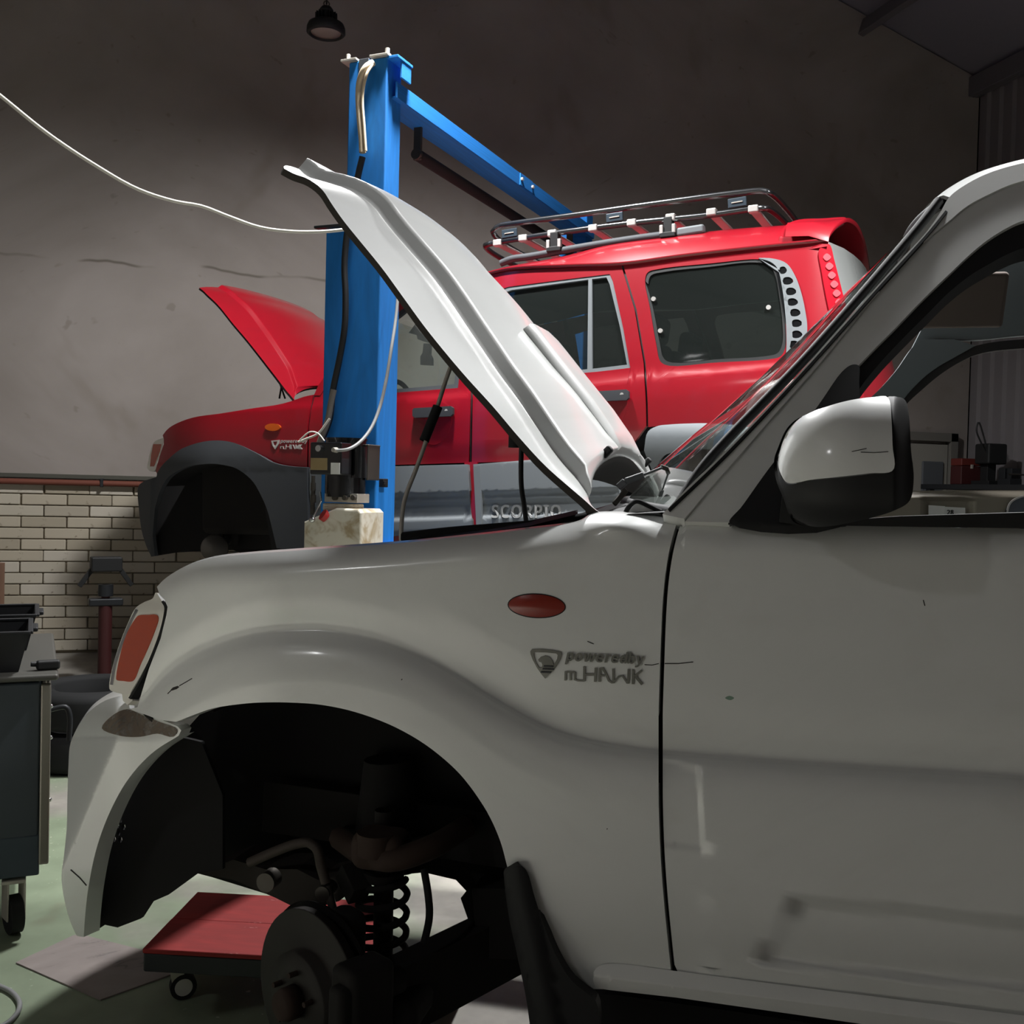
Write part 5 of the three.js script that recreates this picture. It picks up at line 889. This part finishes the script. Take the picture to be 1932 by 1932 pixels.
// transmission stand before the brick wall
{
  const f = at(200, 1075, 7.2), g = thing('support_stand', 'dark stand with winged saddle and red stem before the brick wall', 'stand', [f.x, 0, f.z], .2);
  const H = f.y;
  add('saddle', merge(bx(.2, .1, .12, 0, H + .04, 0, .01), bar([-.08, H + .02, 0], [-.17, H - .11, 0], .04, .03), bar([.08, H + .02, 0], [.17, H - .11, 0], .04, .03)), M.black, g);
  add('collar', merge(bx(.22, .05, .1, 0, H - .22, 0, .01), cyl(.05, .08, 0, H - .14, 0)), M.darkSteel, g);
  add('stem', merge(cyl(.028, H - .1, 0, (H - .1) / 2, 0), cyl(.045, .55, 0, .3, 0)), M.darkRed, g);
  for (let i = 0; i < 4; i++) add('foot', bar([0, .05, 0], [.3 * Math.cos(i * 1.571 + .5), .02, .3 * Math.sin(i * 1.571 + .5)], .05, .04), M.darkRed, g);
}
// stacked tyres added to darken the shaded, cluttered floor beyond the cart
{
  const tyre = (label, p, y, turn) => { const t = thing('rubber_tyre', label, 'tyre', [p.x, y, p.z], turn, 'tyres behind the cart'); add('tread', lathe([[.19, .02], [.26, 0], [.31, .015], [.325, .05], [.325, .15], [.31, .185], [.26, .2], [.19, .18], [.19, .02]], 40), M.rubber, t); return t; };
  const p = at(165, 1400, 5.35), q = at(-20, 1400, 6.9);
  tyre('upper tyre of the stack added to darken the shaded floor between the cart and the white bumper', p.clone().setX(p.x + .03), .2, .5); tyre('bottom tyre of the stack added to darken the shaded floor between the cart and the white bumper', p, 0, 0); tyre('single dark tyre lying on the floor close to the brick wall', q, 0, 0);
}
// red platform dolly
{
  const nl = onFloor(268, 1790, .165), bl = onFloor(388, 1682, .165), nr = onFloor(500, 1803, .165);
  const ax = nr.clone().sub(nl); ax.y = 0; ax.normalize(); const turn = Math.atan2(-ax.z, ax.x), az = V(-ax.z, 0, ax.x), D = Math.abs(bl.clone().sub(nl).dot(az)), W = .62;
  const g = thing('platform_dolly', 'red topped platform dolly on casters under the white car', 'dolly', [nl.x, 0, nl.z], turn);
  add('deck_board', bx(W, .014, D / 2 - .002, W / 2, .158, -D / 4, .004), M.redMat, g); add('deck_board', bx(W, .014, D / 2 - .002, W / 2, .157, -D * .75, .004), M.redMat, g);
  const rim = [bx(W - .01, .05, .02, W / 2, .126, -.012, .003), bx(W - .01, .05, .02, W / 2, .126, -D + .012, .003), bx(.02, .05, D - .01, .012, .126, -D / 2, .003), bx(.02, .05, D - .01, W - .012, .126, -D / 2, .003)];
  rim.forEach((r) => add('frame_rail', r, M.darkSteel, g));
  for (const [x, z] of [[.09, -.07], [W - .09, -.07], [.09, -D + .07], [W - .09, -D + .07]]) { const c = new THREE.Group(); c.name = 'caster'; g.add(c); add('wheel', merge(cyl(.036, .028, x, .036, z, Math.PI / 2, .5)), M.rubber, c); add('wheel_rim', cyl(.024, .031, x, .036, z, Math.PI / 2, .5), M.alu, c); add('fork', merge(bx(.036, .05, .005, x - .01, .075, z + .018, .001, 0, .5, .2), bx(.036, .05, .005, x - .01, .075, z - .018, .001, 0, .5, .2), bx(.05, .006, .05, x - .01, .1, z, .001)), M.zinc, c); }
}
// cardboard sheet and floor cable
{
  const pts = [[30, 1816], [190, 1886], [330, 1836], [300, 1800], [165, 1766], [140, 1764]].map(([x, y]) => onFloor(x, y, .004)), s = new THREE.Shape(pts.map((p) => new THREE.Vector2(p.x, -p.z)));
  const g = new THREE.ExtrudeGeometry(s, { depth: .004, bevelEnabled: false }).rotateX(-Math.PI / 2).translate(0, .0005, 0);
  tag(add('cardboard_sheet', uvBy(g, (x, y, z) => [x, z]), M.cardboard), 'grey scuffed cardboard sheet lying on the green floor', 'sheet');
  tag(add('floor_cable', tube([[-60, 1835], [0, 1861], [22, 1872], [37, 1893], [30, 1915], [5, 1935], [-60, 1950]].map(([x, y]) => onFloor(x, y, .008)), .007, 60), M.cableGrey), 'grey cable curling on the floor at the lower left corner', 'cable');
}
// stand holding the white car up
{
  const q = V(.78, 0, -.5).applyMatrix4(white.matrixWorld), H = .485, g = thing('jack_stand', 'red jack stand under the sill of the white car', 'jack stand', [q.x, 0, q.z], .3);
  for (const [x, z] of [[1, 1], [1, -1], [-1, 1], [-1, -1]]) add('leg', bar([x * .13, .01, z * .13], [x * .04, H - .12, z * .04], .03, .03), M.redPlastic, g);
  add('post', cyl(.025, .2, 0, H - .11, 0), M.steel, g); add('saddle', bx(.1, .025, .06, 0, H - .0125, 0), M.steel, g); add('base_ring', merge(bar([-.13, .02, .13], [.13, .02, .13], .02, .03), bar([-.13, .02, -.13], [.13, .02, -.13], .02, .03), bar([.13, .02, -.13], [.13, .02, .13], .02, .03), bar([-.13, .02, -.13], [-.13, .02, .13], .02, .03)), M.redPlastic, g);
}
// bench with tools along the steel wall, seen through the white car's windows
{
  const onSide = (px, py, x) => { const o = camera.position.clone().applyMatrix4(roomInv), d = RAY(px, py).transformDirection(roomInv); return o.addScaledVector(d, (x - o.x) / d.x); };
  const b = inRoom(thing('work_bench', 'dark work bench along the steel sheet wall right of the door', 'bench')), xs = XR - .42, top = onSide(1850, 915, xs).y;
  add('bench_top', bx(.6, .05, 2.3, xs, top - .025, 1.35), M.darkSteel, b); for (const z of [.3, 2.4]) for (const x of [xs - .26, xs + .26]) add('leg', bx(.06, top - .05, .06, x, (top - .05) / 2, z), M.darkSteel, b);
  const put = (name, label, cat, px, dx = 0) => { const p = onSide(px, 900, xs + dx); return thing(name, label, cat, roomPoint(xs + dx, top, p.z).toArray(), PHI); };
  const t = put('red_toolbox', 'dark red toolbox on the bench right of the weathered door', 'toolbox', 1822, -.1), hh = .26;
  add('box_body', bx(.24, hh * .7, .16, 0, hh * .35, 0, .01), M.darkRed, t); add('box_lid', bx(.24, hh * .28, .16, 0, hh * .85, 0, .01), std('#5e2019', .6), t); add('latch', bx(.03, .04, .01, 0, hh * .68, .083), M.zinc, t);
  const m = put('bench_drill', 'black bench machine with hose beside the red toolbox', 'machine', 1868), mh = .4;
  add('machine_head', bx(.22, .2, .2, 0, mh - .1, 0, .02), M.black, m); add('machine_column', bx(.1, mh - .18, .1, 0, (mh - .18) / 2, -.03), M.black, m); add('machine_base', bx(.24, .04, .24, 0, .02, 0), M.black, m); add('hose', tube([[-.1, mh - .1, .05], [-.16, mh + .0, .05], [-.22, mh + .12, .05], [-.2, mh + .2, .05], [-.14, mh + .08, .05], [-.1, mh - .04, .05]], .008, 40), M.hose, m);
  const v = put('bench_vice', 'dark vice at the right end of the bench', 'vice', 1905); add('vice_base', bx(.14, .06, .16, 0, .03, 0), M.darkSteel, v); add('vice_jaws', merge(bx(.1, .1, .06, 0, .11, .05), bx(.1, .1, .08, 0, .11, -.05)), M.darkSteel, v); add('vice_handle', rod([-.1, .1, .1], [.1, .1, .1], .008), M.steel, v);
}
renderer.render(scene, camera);
